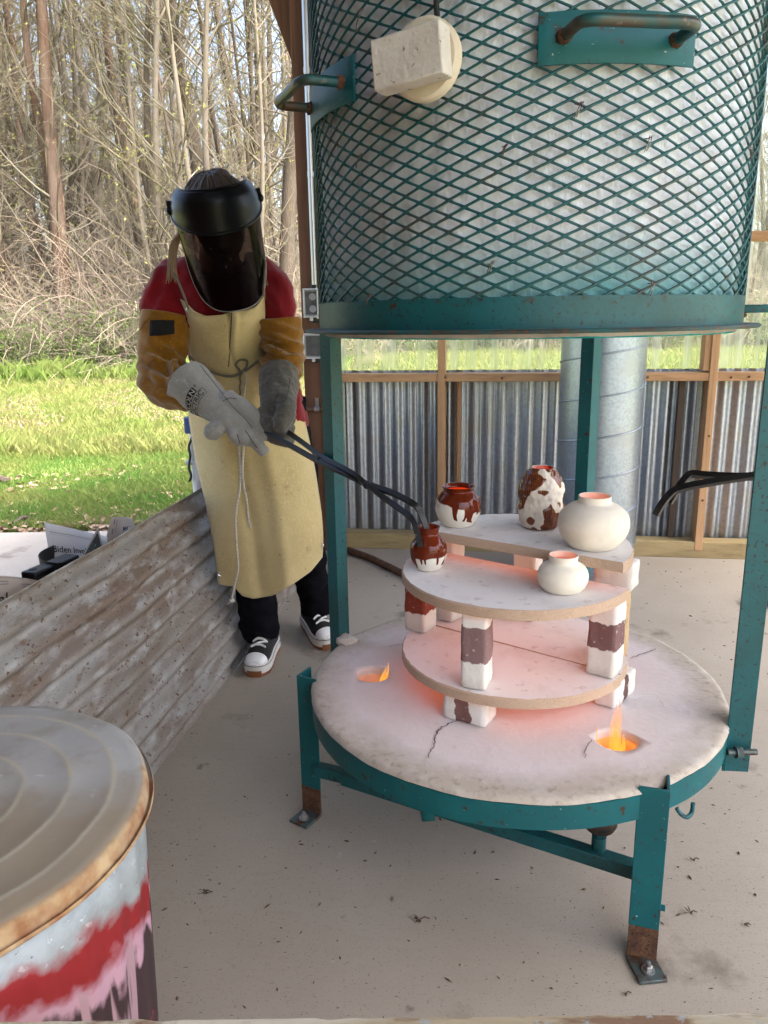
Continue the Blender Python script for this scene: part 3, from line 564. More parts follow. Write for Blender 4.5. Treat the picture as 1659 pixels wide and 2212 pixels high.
pot('bowl_vase', (.372, 1.524, .641), [(.037, 0), (.041, .002), (.05, .016), (.0525, .034), (.046, .05), (.034, .058), (.0295, .062), (.029, .066), (.0305, .075)], .0028, m_bisque, m_hot_pink, 'small squat white pot standing alone on the middle shelf', 'pot')
def knob(q):
    v = noise.voronoi(q*75, distance_metric='DISTANCE', exponent=2)[0]; return .0035*(.5 - min(1, v[0]*1.4)) + .004*noise.noise(q*26)
m_tex = mat('carved_bisque', (.74, .66, .55), .8, 0, bump=[(75, 1, .5, .004, None, 'voro')])
def _tex():
    M = m_tex; N, L, P = nodes_of(M); v, x, y, z = xyz(M); nv = noise_node(M, v, 17, 2); mk = step(M, nv, .485, .495); w = N.new('ShaderNodeTexWave'); w.inputs['Scale'].default_value = 70; w.inputs['Distortion'].default_value = 1.2; L.new(v, w.inputs['Vector'])
    mx = N.new('ShaderNodeMix'); mx.data_type = 'RGBA'; L.new(w.outputs['Fac'], mx.inputs['Factor']); mx.inputs['A'].default_value = (.11, .024, .008, 1); mx.inputs['B'].default_value = (.2, .06, .022, 1); mask_mix(M, mk, mx.outputs['Result'], .12)
_tex()
pot('vase', (.377, 1.789, .706), [(.040, 0), (.046, .006), (.053, .03), (.0565, .05), (.053, .066), (.0545, .085), (.052, .105), (.044, .125), (.034, .138), (.028, .144)], .003, m_tex, m_hot_red, 'tall gourd shaped vase of knobbly white clay with ribbed brown patches', 'vase', knob, 110)
# ---------------------------------------------------------------- flames in the ports
def flamem(name, s):
    M = bpy.data.materials.new(name); M.use_nodes = True; nt = M.node_tree; nt.nodes.clear(); N = nt.nodes; L = nt.links
    out = N.new('ShaderNodeOutputMaterial'); mx = N.new('ShaderNodeMixShader'); tr = N.new('ShaderNodeBsdfTransparent'); em = N.new('ShaderNodeEmission'); tc = N.new('ShaderNodeTexCoord'); sp = N.new('ShaderNodeSeparateXYZ'); L.new(tc.outputs['Object'], sp.inputs[0])
    cr_ = N.new('ShaderNodeValToRGB'); L.new(sp.outputs[2], (mr := N.new('ShaderNodeMapRange')).inputs['Value']); mr.inputs['From Min'].default_value = -.06; mr.inputs['From Max'].default_value = .125; L.new(mr.outputs['Result'], cr_.inputs['Fac'])
    el = cr_.color_ramp.elements; el[0].position = .25; el[0].color = (1, .42, .05, 1); el[1].position = 1; el[1].color = (1, .3, .12, 1); L.new(cr_.outputs['Color'], em.inputs['Color']); em.inputs['Strength'].default_value = s
    n = N.new('ShaderNodeTexNoise'); n.inputs['Scale'].default_value = 45; mp = N.new('ShaderNodeMapping'); mp.inputs['Scale'].default_value = (2, 2, .3); L.new(tc.outputs['Object'], mp.inputs['Vector']); L.new(mp.outputs['Vector'], n.inputs['Vector'])
    a = math_node(N, L, 'MULTIPLY', math_node(N, L, 'SUBTRACT', 1.02, mr.outputs['Result']), math_node(N, L, 'MULTIPLY', n.outputs['Fac'], .95)); a.node.use_clamp = True; L.new(a, mx.inputs['Fac']); L.new(tr.outputs[0], mx.inputs[1]); L.new(em.outputs[0], mx.inputs[2]); L.new(mx.outputs[0], out.inputs['Surface']); return M
def flame(c, tongues, label, m):
    mb = MB(); rnd = random.Random(7)
    for dx, dy, h, w, lean in tongues:
        pts = []; rs = []
        for i in range(11):
            t = i/10; pts.append(Vector(c) + Vector((dx + lean*t*t + .002*math.sin(9*t + dx*200), dy, -.055 + (h + .055)*t))); rs.append(max(.0004, w*(.75 + .35*math.sin(PI*min(1, t*1.2 + .1)))*(1 - t**5)))
        mb.tube(pts, rs, 12)
    o = mb.build('flame', m, None, loc=c, angle=180); props(o, label, 'flame')
m_fl = flamem('gas_flame', .24)
flame((.461, 1.385, ZS), [(-.006, .0, .08, .0085, .0), (.004, .004, .092, .0075, -.003), (.010, -.004, .012, .005, .004), (-.03, .026, .014, .003, -.006)], 'tall orange flame rising from the right burner port of the kiln floor', m_fl)
flame((-.010, 1.69, ZS), [(-.002, 0, .022, .0055, .010), (.006, .004, .032, .004, .010)], 'small orange flame licking out of the left burner port', m_fl)
# ================================================================ floor and ground
mb = MB(); mb.add([(-7, -3.5, 0), (6, -3.5, 0), (6, 4.40, 0), (-7, 4.40, 0), (-7, -3.5, -.12), (6, -3.5, -.12), (6, 4.40, -.12), (-7, 4.40, -.12)], [(0, 1, 2, 3), (0, 4, 5, 1), (1, 5, 6, 2), (2, 6, 7, 3), (3, 7, 4, 0)])
props(mb.build('concrete_floor', m_conc, None, bevel=.008), kind='structure')
mb = MB(); mb.add([(-400, -300, -.03), (400, -300, -.03), (400, 500, -.03), (-400, 500, -.03)], [(0, 1, 2, 3)]); props(mb.build('meadow', m_soil), kind='structure')
# control joint and dirt on the slab
# ================================================================ shed wall (right and behind)
W0 = Vector((-.197, 3.971, 0)); WN = Vector((.15600512, .98775625, 0)); WD = Vector((WN.y, -WN.x, 0))
def wp(s, z, o=0.): return W0 + WD*s + WN*o + Vector((0, 0, z))       # s along the wall, o outward
MW = Matrix((WD, WN, Vector((0, 0, 1)))).transposed()
def son(x, y, o=0.):                                                    # survey: wall coordinate of a sight line
    d = ray(x, y); p0 = W0 + WN*o; q = Vector((0, 0, CAM_H)); k = (p0 - q).dot(WN)/d.dot(WN); p = q + d*k; return (p - W0).dot(WD), p.z
wall = root('shed_wall', 'timber framed shed wall of galvanized corrugated sheet below and clear corrugated panels above', 'wall', tuple(W0 + WD*1.5))
SL, SR_ = -.06, 3.6
mb = MB(); mb.box(wp((SL + SR_)/2, .042, .045), (SR_ - SL, .09, .085), MW); mb.build('bottom_plate', m_plate_wood, wall, bevel=.004)
mb = MB(); mb.box(wp((SL + SR_)/2, .903, .047), (SR_ - SL, .088, .04), MW); mb.build('rail', m_pine_h, wall, bevel=.003)
mb = MB(); mb.box(wp((SL + SR_)/2, 1.535, .047), (SR_ - SL, .088, .04), MW); mb.build('rail', m_pine_h, wall, bevel=.003)
mb = MB(); mb.box(wp((SL + SR_)/2, 2.38, .047), (SR_ - SL, .088, .08), MW); mb.build('top_plate', m_pine_h, wall, bevel=.003)
s1 = son(953.5, 740)[0]; s2 = son(1528, 960)[0]
for i, s in enumerate((s1, s2, s2 + 1.2, s2 + 2.0)):
    mb = MB(); mb.box(wp(s, 1.20, .0455), (.038, .095, 2.32), MW); mb.build('stud', m_pine_v, wall, bevel=.003)
mb = MB(); mb.box(wp(s2 - .03, 1.65, .05), (.036, .08, 1.44), MW); mb.build('stud', m_pine_v, wall, bevel=.003)
mb = MB(); mb.box(wp(s1 + .085, .48, .1), (.02, .05, .8), MW); mb.build('nailing_strip', m_pine_v, wall, bevel=.002)
mb = MB(); mb.box(wp(s2 - .12, .48, .1), (.03, .05, .8), MW); mb.build('nailing_strip', mat('dark_strip', (.07, .045, .03), .8), wall, bevel=.002)
for s, z in ((s1 + .02, .905), (s1 + .3, .9), (s1 + .6, .906), (s2 - .3, .902), (s2 + .16, .902), (s2 + .08, .9), (s2, .3), (s2 + .004, .62)):
    mb = MB(); mb.ball(wp(s, z, -.003 if z > .8 else -.0035), (.006, .003, .006), 6, MW); mb.build('nail_head', m_rust, wall)
def corr(s0, s1_, z0, z1, off, amp, pitch, tilt=0., nz=1):
    mb = MB(); n = int((s1_ - s0)/pitch*10); rows = []
    for j in range(nz + 1):
        z = z0 + (z1 - z0)*j/nz
        rows.append([wp(s0 + (s1_ - s0)*i/n, z, off + amp*math.sin(2*PI*i/10) + .003*noise.noise(Vector((i*.05, j*1.5, off)))) for i in range(n + 1)])
    return mb.grid(rows)
def corr_trap(s0, s1_, z0, z1, off, h, pitch):          # flat topped ribs
    mb = MB(); xs = []; s = s0; rnd = random.Random(3)
    while s < s1_:
        xs += [(s, 0), (s + pitch*.42, 0), (s + pitch*.5, h), (s + pitch*.92, h)]; s += pitch
    rows = [[wp(a, lerp(z0, z1, j/6), off + b + .0022*noise.noise(Vector((a*14, j*.7, 1)))) for a, b in xs] for j in range(7)]
    return mb.grid(rows)
corr(SL, SR_, .06, .935, .112, .0105, .0675, nz=6).build('galvanized_sheet', m_galv, wall, angle=180)
m_poly = bpy.data.materials.new('clear_corrugated_plastic'); m_poly.use_nodes = True
N = m_poly.node_tree.nodes; L = m_poly.node_tree.links; P = N['Principled BSDF']; P.inputs['Base Color'].default_value = (.8, .83, .72, 1); P.inputs['Roughness'].default_value = .18; P.inputs['Specular IOR Level'].default_value = .5
tr = N.new('ShaderNodeBsdfTransparent'); tr.inputs['Color'].default_value = (.96, .98, .93, 1); tl = N.new('ShaderNodeBsdfTranslucent'); tl.inputs['Color'].default_value = (.85, .88, .76, 1)
mx = N.new('ShaderNodeMixShader'); mx2 = N.new('ShaderNodeMixShader'); mx2.inputs[0].default_value = .55
v, x, y, z = xyz(m_poly); nn = noise_node(m_poly, v, 1., 3, (28, 28, .25)); L.new(step(m_poly, nn, .3, .72), (mm := N.new('ShaderNodeMapRange')).inputs['Value']); mm.inputs['To Min'].default_value = .1; mm.inputs['To Max'].default_value = .5
L.new(mm.outputs['Result'], mx.inputs[0]); L.new(P.outputs[0], mx2.inputs[1]); L.new(tl.outputs[0], mx2.inputs[2]); L.new(tr.outputs[0], mx.inputs[1]); L.new(mx2.outputs[0], mx.inputs[2]); L.new(mx.outputs[0], N['Material Output'].inputs['Surface'])
corr(SL, 1.3, .938, 2.36, .105, .008, .064).build('clear_panel', m_poly, wall, angle=180)
corr(1.34, SR_, .938, 2.36, .107, .008, .064).build('clear_panel', m_poly, wall, angle=180)
# ================================================================ dark timber post with conduit and electric boxes
post = root('timber_post', 'dark square timber corner post with a metal conduit, electric boxes and a knee brace', 'post', (-.318, 3.99, 0))
mb = MB(); mb.box((-.318, 3.99, 1.6), (.14, .14, 3.2), rotz(R(-4))); mb.build('post_shaft', m_post, post, bevel=.006)
mb = MB(); mb.bar((-.335, 3.985, 2.36), (-.52, 3.995, 2.86), .09, .11); mb.build('knee_brace', m_post, post, bevel=.005)
YF = 3.895
def cpt(x, y): return at(x, y, YF)
ctop = cpt(656.5, -60); cbot = cpt(678.5, 625)
cx_ = (ctop.x + cbot.x)/2
mb = MB(); mb.tube([(cx_, YF, 1.30), (cx_ - .001, YF + .001, 1.8), (cx_, YF, 2.59)], .0135, 14); mb.build('conduit', m_steel, post)
for z in (1.86, 2.3):
    mb = MB(); mb.lathe([(.0142, -.012), (.0158, -.012), (.0158, .012), (.0142, .012)], (cx_, YF, z), 16, closed=True); mb.box((cx_ + .025, YF + .016, z), (.03, .003, .02)); mb.build('conduit_strap', m_steel, post, angle=30)
def ebox(px, py, w, h, open_cover, lab):
    c = at(px, py, YF - .01); mb = MB(); mb.box(c + Vector((0, .02, 0)), (w, .05, h)); b = mb.build('outlet_box', m_grey_pl, post, bevel=.006, bseg=3, label=lab)
    mb = MB(); mb.box(c + Vector((0, -.0065, 0)), (w*.78, .003, h*.8)); f = mb.build('socket_plate', mat('dark_socket', (.03, .03, .032), .4), post, bevel=.003); f.parent = b
    for s in (-.2, .22):
        mb = MB(); mb.lathe([(.0005, .0), (.017, .0), (.017, .002), (.0005, .002)], (0, 0, 0), 20); M4 = Matrix.Translation(c + Vector((.006, -.008, s*h))) @ Matrix.Rotation(R(90), 4, 'X'); mb.v = [M4 @ p for p in mb.v]
        g = mb.build('socket', m_grey_pl if open_cover else mat('dim_socket', (.06, .06, .06), .5), post); g.parent = b
    mb = MB(); t = .006
    for sx, sz, ww, hh in ((0, h/2 - t/2, w*.96, t), (0, -h/2 + t/2, w*.96, t), (-w/2 + t, 0, t, h*.96), (w/2 - t, 0, t, h*.96)): mb.box(c + Vector((sx, -.03, sz)), (ww, .05, hh))
    g = mb.build('cover_frame', mat('milky_cover', (.75, .76, .77), .25, alpha=.75), post, bevel=.002); g.parent = b
    mb = MB(); mb.box(c + Vector((0, -.056, 0)), (w*.97, .002, h*.97)); g = mb.build('clear_cover', m_clear, post, bevel=.001); g.parent = b
    mb = MB(); mb.box(c + Vector((0, -.04, -h/2 - .008)), (.016, .012, .016)); g = mb.build('cover_latch', m_grey_pl, post, bevel=.003); g.parent = b
    mb = MB(); mb.tube([c + Vector((.012, .01, h/2)), c + Vector((.012, .008, h/2 + .02))], .017, 10); mb.tube([c + Vector((.012, .01, -h/2)), c + Vector((.012, .008, -h/2 - .025))], .015, 10); g = mb.build('conduit_fitting', m_dark, post); g.parent = b
ebox(673, 655, .078, .135, True, 'grey outlet box with a see through cover and two light sockets')
ebox(678, 747, .1, .12, False, 'grey outlet box with a dark see through cover, below the kiln flange')
mb = MB(); mb.tube([(cx_ + .004, YF + .004, 1.20), (cx_ + .004, YF + .004, 1.33)], .0135, 12); mb.build('conduit', m_steel, post)
pz = at(690, 884, 3.9).z; mb = MB(); mb.tube([(-.40, 3.9, pz), (-.2, 3.91, pz)], .012, 10); mb.build('water_pipe', m_rust, post)
px_ = at(684, 884, 3.88).x; mb = MB(); mb.lathe([(.0125, -.014), (.0145, -.014), (.0145, .014), (.0125, .014)], (0, 0, 0), 16, closed=True); M4 = Matrix.Translation(Vector((px_, 3.9, pz))) @ Matrix.Rotation(R(90), 4, 'Y'); mb.v = [M4 @ p for p in mb.v]; mb.box((px_, 3.915, pz + .03), (.018, .003, .05)); mb.build('pipe_clamp', m_steel, post, angle=30)
# ================================================================ spiral duct
dc = Vector((.985, 3.47, 0)); duct = root('spiral_duct', 'wide galvanized spiral seam duct standing on the concrete in front of the shed wall', 'duct', tuple(dc))
mb = MB(); RD = .184; tot = 2.5; pitch = .178; NT = 96; rows = []
mb.lathe([(RD, 0), (RD, 2.5)], dc, NT); mb.build('duct_wall', m_duct, duct, angle=180)
mb = MB(); pts = []
for i in range(int(tot/pitch*48)):
    a = 2*PI*i/48; pts.append(dc + Vector((RD*math.cos(a), RD*math.sin(a), .02 + pitch*i/48)))
mb.tube(pts, [(.004, .0055)]*len(pts), 6); mb.build('spiral_seam', m_duct, duct, angle=180)
mb = MB(); mb.lathe([(RD + .001, .004), (RD + .016, .004), (RD + .016, .008), (RD + .001, .03)], dc, 64, closed=True); mb.build('base_flange', m_duct, duct, angle=30)
# ================================================================ roof overhead (shades the kiln)
roof = root('shed_roof', 'shed roof of corrugated iron on dark rafters above the kiln, out of the frame', 'roof', (1.2, 1.6, 3.4))
RX0, RX1, RY0, RY1 = -1.3, 4.3, -1.75, 4.5
mb = MB(); n = int((RX1 - RX0)/.0085); mb.grid([[Vector((RX0 + (RX1 - RX0)*i/n, y, 3.48 + (.02*math.sin(2*PI*i/8)) + (4.2 - y)*.07)) for i in range(n + 1)] for y in (RY0, RY1)]); mb.build('roof_sheet', m_sheet_grey, roof, angle=180)
for i in range(6):
    x = RX0 + .1 + i*.86; mb = MB(); mb.bar((x, RY0 + .05, 3.38 + (4.2 - RY0)*.07), (x, RY1 - .05, 3.38 - .5*.07), .045, .14); mb.build('rafter', m_post, roof, bevel=.003)
mb = MB(); mb.box((1.6, 4.0, 3.22), (4.6, .09, .2)); mb.build('beam', m_post, roof, bevel=.004)
mb = MB(); mb.bar((RX0 + .1, RY0 + .2, 3.6), (RX1 - .1, RY0 + .2, 3.6), .09, .2); mb.build('beam', m_post, roof, bevel=.004)
for x, y in ((RX0 + .25, RY0 + .2), (RX1 - .2, RY0 + .2), (RX1 - .2, 3.6)):
    mb = MB(); mb.box((x, y, 1.7), (.14, .14, 3.4)); mb.build('roof_post', m_post, roof, bevel=.005)
# ================================================================ leaning corrugated iron sheets (windbreak)
BOT = [(-.768 + .164*(t*2.9) + .001*0 - .0035*(t*2.9)**2, 1.0 + t*2.9) for t in [i/8 for i in range(9)]]
BP = cr([(a, b, 0) for a, b in BOT], 10)
cum = [0]
for i in range(1, len(BP)): cum.append(cum[-1] + (BP[i] - BP[i-1]).length)
def bpt(s):
    i = 0
    while i < len(cum) - 2 and cum[i+1] < s: i += 1
    t = (s - cum[i])/(cum[i+1] - cum[i]); p = BP[i].lerp(BP[i+1], t); d = (BP[i+1] - BP[i]).normalized(); return p, Vector((-d.y, d.x, 0))
def iron(s0, s1_, hgt, off, m, label, ph=0, lean=.05, dent=()):
    mb = MB(); nz = 108; ns = 110; rows = []
    for j in range(nz + 1):
        z = .004 + hgt*j/nz; row = []
        for i in range(ns + 1):
            s = s0 + (s1_ - s0)*i/ns; p, nn_ = bpt(s); wv = .0135*math.sin(2*PI*(z/.0725) + ph) + .008*noise.noise(Vector((s*1.3, z*1.2, 3))) + .002*noise.noise(Vector((s*6, z*7, 1)))
            edge = .008*noise.noise(Vector((s*2.4, 7, off*9))) if j == nz else 0
            for ds, dz_, amp, wd in dent: wv += amp*math.exp(-((s - ds)**2 + (z - dz_)**2)/wd**2)
            row.append(p + nn_*(off + wv + lean*z/hgt) + Vector((0, 0, z + edge)))
        rows.append(row)
    o = mb.grid(rows).build('corrugated_sheet', m, None, angle=180, solid=.0012, loc=tuple(bpt((s0 + s1_)/2)[0])); return props(o, label, 'iron sheet')
TOTS = cum[-1]
iron(0, TOTS, .622, 0, m_sheet, 'long rusted corrugated iron sheet leaning on edge between the painted bin and the timber post', 0, .145, ((.7, .35, .012, .2), (1.0, .5, -.01, .15)))
# ================================================================ rubbish bin with a rusty lid
BC = Vector((-.544, .769, 0)); bin_ = root('metal_bin', 'ribbed galvanized metal bin with red and pink spray paint under its rusty lid', 'bin', tuple(BC))
m_bin = mat('painted_galvanized_bin', (.3, .33, .345), .55, .3, [(30, 4, .42, .7, (.21, .235, .245)), (60, 4, .62, .68, (.46, .48, .49)), (110, 3, .68, .71, (.12, .1, .09))], [(90, 3, .1, .002)])
def _bin():
    M = m_bin; N, L, P = nodes_of(M); v, x, y, z = xyz(M); n1 = noise_node(M, v, 9, 5); n2 = noise_node(M, v, 22, 5); nd = noise_node(M, v, 26, 3, (1, 1, .12))
    k = math_node(N, L, 'ADD', math_node(N, L, 'ADD', z, math_node(N, L, 'MULTIPLY', math_node(N, L, 'SUBTRACT', n1, .5), .11)), math_node(N, L, 'MULTIPLY', math_node(N, L, 'SUBTRACT', n2, .5), .075))
    k = math_node(N, L, 'ADD', k, math_node(N, L, 'MULTIPLY', y, .3))
    kd = math_node(N, L, 'ADD', k, math_node(N, L, 'MULTIPLY', math_node(N, L, 'SUBTRACT', nd, .5), .13))
    mask_mix(M, step(M, k, .556, .534), (.26, .012, .016), .5)
    mask_mix(M, step(M, k, .507, .486), (.5, .3, .39), .5)
    mask_mix(M, step(M, kd, .478, .462), (.045, .022, .028), .5)
    dr = noise_node(M, v, 40, 2, (1, 1, .05)); m1 = math_node(N, L, 'MULTIPLY', step(M, dr, .6, .64), step(M, k, .50, .48)); mask_mix(M, m1, (.42, .27, .32), .5)
    m2 = math_node(N, L, 'MULTIPLY', step(M, noise_node(M, v, 18, 3), .62, .65), step(M, k, .45, .43)); mask_mix(M, m2, (.3, .015, .03), .5)
_bin()
nb = 240; rings = []
for z, r0 in ((.004, .222), (.02, .226), (.05, .227), (.3, .236), (.57, .2445), (.628, .246)):
    rings.append([BC + Vector((0, 0, z)) + Vector((math.cos(2*PI*k/nb), math.sin(2*PI*k/nb), 0))*(r0 + (.003*max(-.4, math.cos(2*PI*k/nb*30)) if .03 < z < .58 else 0) + .003*noise.noise(Vector((math.cos(2*PI*k/nb)*3, math.sin(2*PI*k/nb)*3, z*5)))) for k in range(nb)])
mb = MB(); mb.loft(rings, False); mb.build('bin_body', m_bin, bin_, angle=180, solid=.0015)
mb = MB(); mb.lathe([(.2475 + .006*math.cos(a), .632 + .006*math.sin(a)) for a in [2*PI*i/10 for i in range(10)]], BC, 96, closed=True); mb.build('bin_rim', m_bolt, bin_)
lid = root('bin_lid', 'rust stained round metal lid with pressed rings on top of the spray painted bin', 'lid', tuple(BC + Vector((0, 0, .64))))
m_lid = mat('stained_lid', (.40, .395, .385), .6, .05, [(4, 5, .4, .7, (.33, .33, .325)), (14, 5, .5, .72, (.3, .265, .215)), (60, 4, .66, .7, (.5, .5, .5))], [(60, 4, .12, .002), (8, 3, .15, .01)])
def _lid():
    M = m_lid; N, L, P = nodes_of(M); v, x, y, z = xyz(M); r2 = math_node(N, L, 'SQRT', math_node(N, L, 'ADD', math_node(N, L, 'MULTIPLY', x, x), math_node(N, L, 'MULTIPLY', y, y)))
    n1 = noise_node(M, v, 6, 4); n2 = noise_node(M, v, 30, 5)
    # brown film on the near side of the lid
    d = math_node(N, L, 'ADD', math_node(N, L, 'MULTIPLY', y, -1), math_node(N, L, 'MULTIPLY', math_node(N, L, 'SUBTRACT', n1, .5), .35)); mask_mix(M, math_node(N, L, 'MULTIPLY', step(M, d, -.1, .06), .9), (.29, .235, .165), .65)
    for rr in (.06, .115, .168, .218):
        b = math_node(N, L, 'SUBTRACT', 1, math_node(N, L, 'MULTIPLY', math_node(N, L, 'ABSOLUTE', math_node(N, L, 'ADD', math_node(N, L, 'SUBTRACT', r2, rr), math_node(N, L, 'MULTIPLY', math_node(N, L, 'SUBTRACT', n2, .5), .006))), 190)); b.node.use_clamp = True
        mask_mix(M, math_node(N, L, 'MULTIPLY', b, step(M, n2, .25, .5)), (.46, .42, .33), .55)
    ring = math_node(N, L, 'ADD', r2, math_node(N, L, 'MULTIPLY', math_node(N, L, 'SUBTRACT', n2, .5), .012)); side = math_node(N, L, 'ADD', math_node(N, L, 'MULTIPLY', x, .9), math_node(N, L, 'MULTIPLY', y, -.9)); side = math_node(N, L, 'ADD', side, math_node(N, L, 'MULTIPLY', math_node(N, L, 'SUBTRACT', n1, .5), .3))
    mk = math_node(N, L, 'MULTIPLY', step(M, ring, .2475, .254), step(M, side, .02, .16)); cm = N.new('ShaderNodeMix'); cm.data_type = 'RGBA'; L.new(step(M, noise_node(M, v, 38, 6), .36, .66), cm.inputs['Factor']); cm.inputs['A'].default_value = (.25, .1, .035, 1); cm.inputs['B'].default_value = (.47, .33, .18, 1); mask_mix(M, math_node(N, L, 'MULTIPLY', mk, math_node(N, L, 'ADD', .5, math_node(N, L, 'MULTIPLY', n2, .8))), cm.outputs['Result'], .9)
_lid()
prof = [(.0005, .669), (.03, .669)]
for rr in (.06, .115, .168, .218):
    prof += [(rr - .006, .667 - .008*(rr/.25)**2), (rr - .0025, .6676 - .008*(rr/.25)**2), (rr + .0025, .6676 - .008*(rr/.25)**2), (rr + .006, .667 - .008*(rr/.25)**2)]
prof += [(.24, .6595), (.2515, .6585), (.2558, .6548), (.2582, .638), (.2622, .6365), (.2636, .639), (.2626, .642)]
mb = MB(); mb.lathe(prof, BC, 128, jit=lambda a, z: 1 + .004*noise.noise(Vector((math.cos(a)*4, math.sin(a)*4, z*5)))); 
mb.v = [p + Vector((0, 0, .0025*noise.noise(Vector((p.x*14, p.y*14, 2))))) for p in mb.v]; mb.build('lid_top', m_lid, lid, angle=50)
# ================================================================ black hod with newspapers behind the iron sheet
hod = root('coal_hod', 'black metal hod with a long rim filled with newspapers behind the iron sheet', 'hod', (-1.1, 2.25, 0))
q0 = at(150, 1222, 2.35)
HC = Vector((-.95, 2.33, 0)); 
mb = MB(); mb.lathe([(.1, .004), (.12, .3), (.13, .497), (.134, .502), (.134, .496), (.125, .3), (.105, .01), (.0005, .01)], HC, 48); mb.build('hod_body', m_dark, hod)
mb = MB(); mb.bar(onz(62, 1254, .47), onz(158, 1212, .47), .055, .05); mb.build('hod_spout', m_black, hod, bevel=.006)
mb = MB(); mb.ball(onz(72, 1240, .48), (.022, .022, .02), 8); mb.build('hod_knob', m_black, hod)
def paper(name, P, m, label, nu=16, nv=12):
    """P(u, v) -> point"""
    mb = MB(); mb.grid([[P(i/nu, j/nv) for j in range(nv + 1)] for i in range(nu + 1)]); c = P(.5, .5); o = mb.build(name, m, None, angle=180, solid=.0005, loc=tuple(c)); return props(o, label, 'newspaper')
def decal(P, rects, m, name, parent, eps=.0012, face=None):
    mb = MB()
    for (u0, v0, u1, v1) in rects:
        n = max(1, int(abs(u1 - u0)*14)); rows = []
        for b in (0, 1):
            row = []
            for i in range(n + 1):
                u = lerp(u0, u1, i/n); v = lerp(v0, v1, b); p = P(u, v); du = P(u + .01, v) - p; dv = P(u, v + .01) - p; nn_ = du.cross(dv).normalized()
                if nn_.dot(Vector((0, 0, CAM_H)) - p) < 0: nn_ = -nn_
                row.append(p + nn_*eps)
            rows.append(row)
        mb.grid(rows)
    return mb.build(name, m, parent, smooth=False)
def text_mesh(txt, font_size=1., bold=False):
    cu = bpy.data.curves.new('writing', 'FONT'); cu.body = txt; cu.size = font_size; cu.resolution_u = 4
    if bold: cu.offset = .012
    ob = bpy.data.objects.new('writing', cu); COL.objects.link(ob); bpy.context.view_layer.update()
    me = bpy.data.meshes.new_from_object(ob.evaluated_get(bpy.context.evaluated_depsgraph_get())); bpy.data.objects.remove(ob); bpy.data.curves.remove(cu)
    vs = [v.co.copy() for v in me.vertices]; fs = [tuple(p.vertices) for p in me.polygons]; bpy.data.meshes.remove(me); return vs, fs
def text_on(P, txt, u0, v0, w, h, m, name, parent, eps=.0014):
    """writing laid on the sheet: baseline starts at (u0, v0), runs along +u for w, cap height h along +v"""
    vs, fs = text_mesh(txt, 1, True); x1 = max(p.x for p in vs); x0 = min(p.x for p in vs); y1 = max(p.y for p in vs); mb = MB(); out = []
    for p in vs:
        u = u0 + (p.x - x0)/(x1 - x0)*w; v = v0 + p.y/y1*h; q = P(u, v); du = P(u + .01, v) - q; dv = P(u, v + .01) - q; nn_ = du.cross(dv).normalized()
        if nn_.dot(Vector((0, 0, CAM_H)) - q) < 0: nn_ = -nn_
        out.append(q + nn_*eps)
    mb.add(out, fs); return mb.build(name, m, parent, smooth=False)
def bil(a, b, c, d, curve):                             # corners: a(0,0) bottom left, b(1,0), c(1,1), d(0,1)
    a, b, c, d = (Vector(k) for k in (a, b, c, d))
    return lambda u, v: (a*(1-u)*(1-v) + b*u*(1-v) + c*u*v + d*(1-u)*v) + curve(u, v)
YN = 2.33
# front page: pixel corners of the sheet at its own distance
pA = bil(at(128, 1330, YN + .02), at(236, 1300, YN - .1), at(232, 1160, YN - .02), at(95, 1128, YN + .06), lambda u, v: Vector((0, .05*math.sin(PI*u), -.018*math.sin(PI*u)*v)))
np1 = paper('newspaper', pA, m_news, 'newspaper page with a bold headline and photo, standing up out of the black hod')
text_on(pA, 'Biden Invokes Bond T', .06, .685, .98, .075, m_ink, 'headline', np1)
text_on(pA, 'U.S. NEWS', .74, .835, .16, .03, m_ink_grey, 'section_heading', np1)
decal(pA, [(.05, .905, .97, .911), (.05, .885, .97, .887)], m_ink_grey, 'page_rule', np1)
decal(pA, [(.05, .62 - .022*i, .25 + .02*((i*7) % 3), .628 - .022*i) for i in range(20)], m_ink_grey, 'small_print', np1)
decal(pA, [(.3, .16, .95, .62)], m_photo, 'page_photo', np1)
pB = bil(at(170, 1290, YN - .06), at(226, 1240, YN - .12), at(216, 1146, YN - .1), at(205, 1138, YN - .03), lambda u, v: Vector((0, 0, 0)))
pB = bil(at(168, 1240, YN - .10), at(222, 1180, YN - .13), at(212, 1138, YN - .09), at(166, 1236, YN - .08), lambda u, v: Vector((-.008*math.sin(PI*u), .0, -.006*math.sin(PI*u))))
np2 = paper('newspaper', pB, m_news_tan, 'brownish folded newspaper leaf with a dark picture in front of the headline page'); decal(pB, [(.1, .03, .97, .8)], m_photo_dk, 'page_photo', np2)
pC = bil(at(222, 1215, YN + .02), at(300, 1180, YN), at(288, 1122, YN + .05), at(240, 1118, YN + .08), lambda u, v: Vector((0, .02*math.sin(PI*u), .012*math.sin(PI*v))))
np3 = paper('newspaper', pC, m_news_tan, 'brownish newspaper sheet bent over the top edge of the iron sheet'); decal(pC, [(.14, .5, .18, .93), (.24, .5, .26, .9)], m_ink_grey, 'page_rule', np3); decal(pC, [(.5, .45, .8, .62)], m_photo, 'page_photo', np3)
pD = bil(at(-20, 1330, 1.62), at(105, 1290, 1.72), at(100, 1258, 1.76), at(-20, 1243, 1.7), lambda u, v: Vector((0, .01*math.sin(PI*u), 0)))
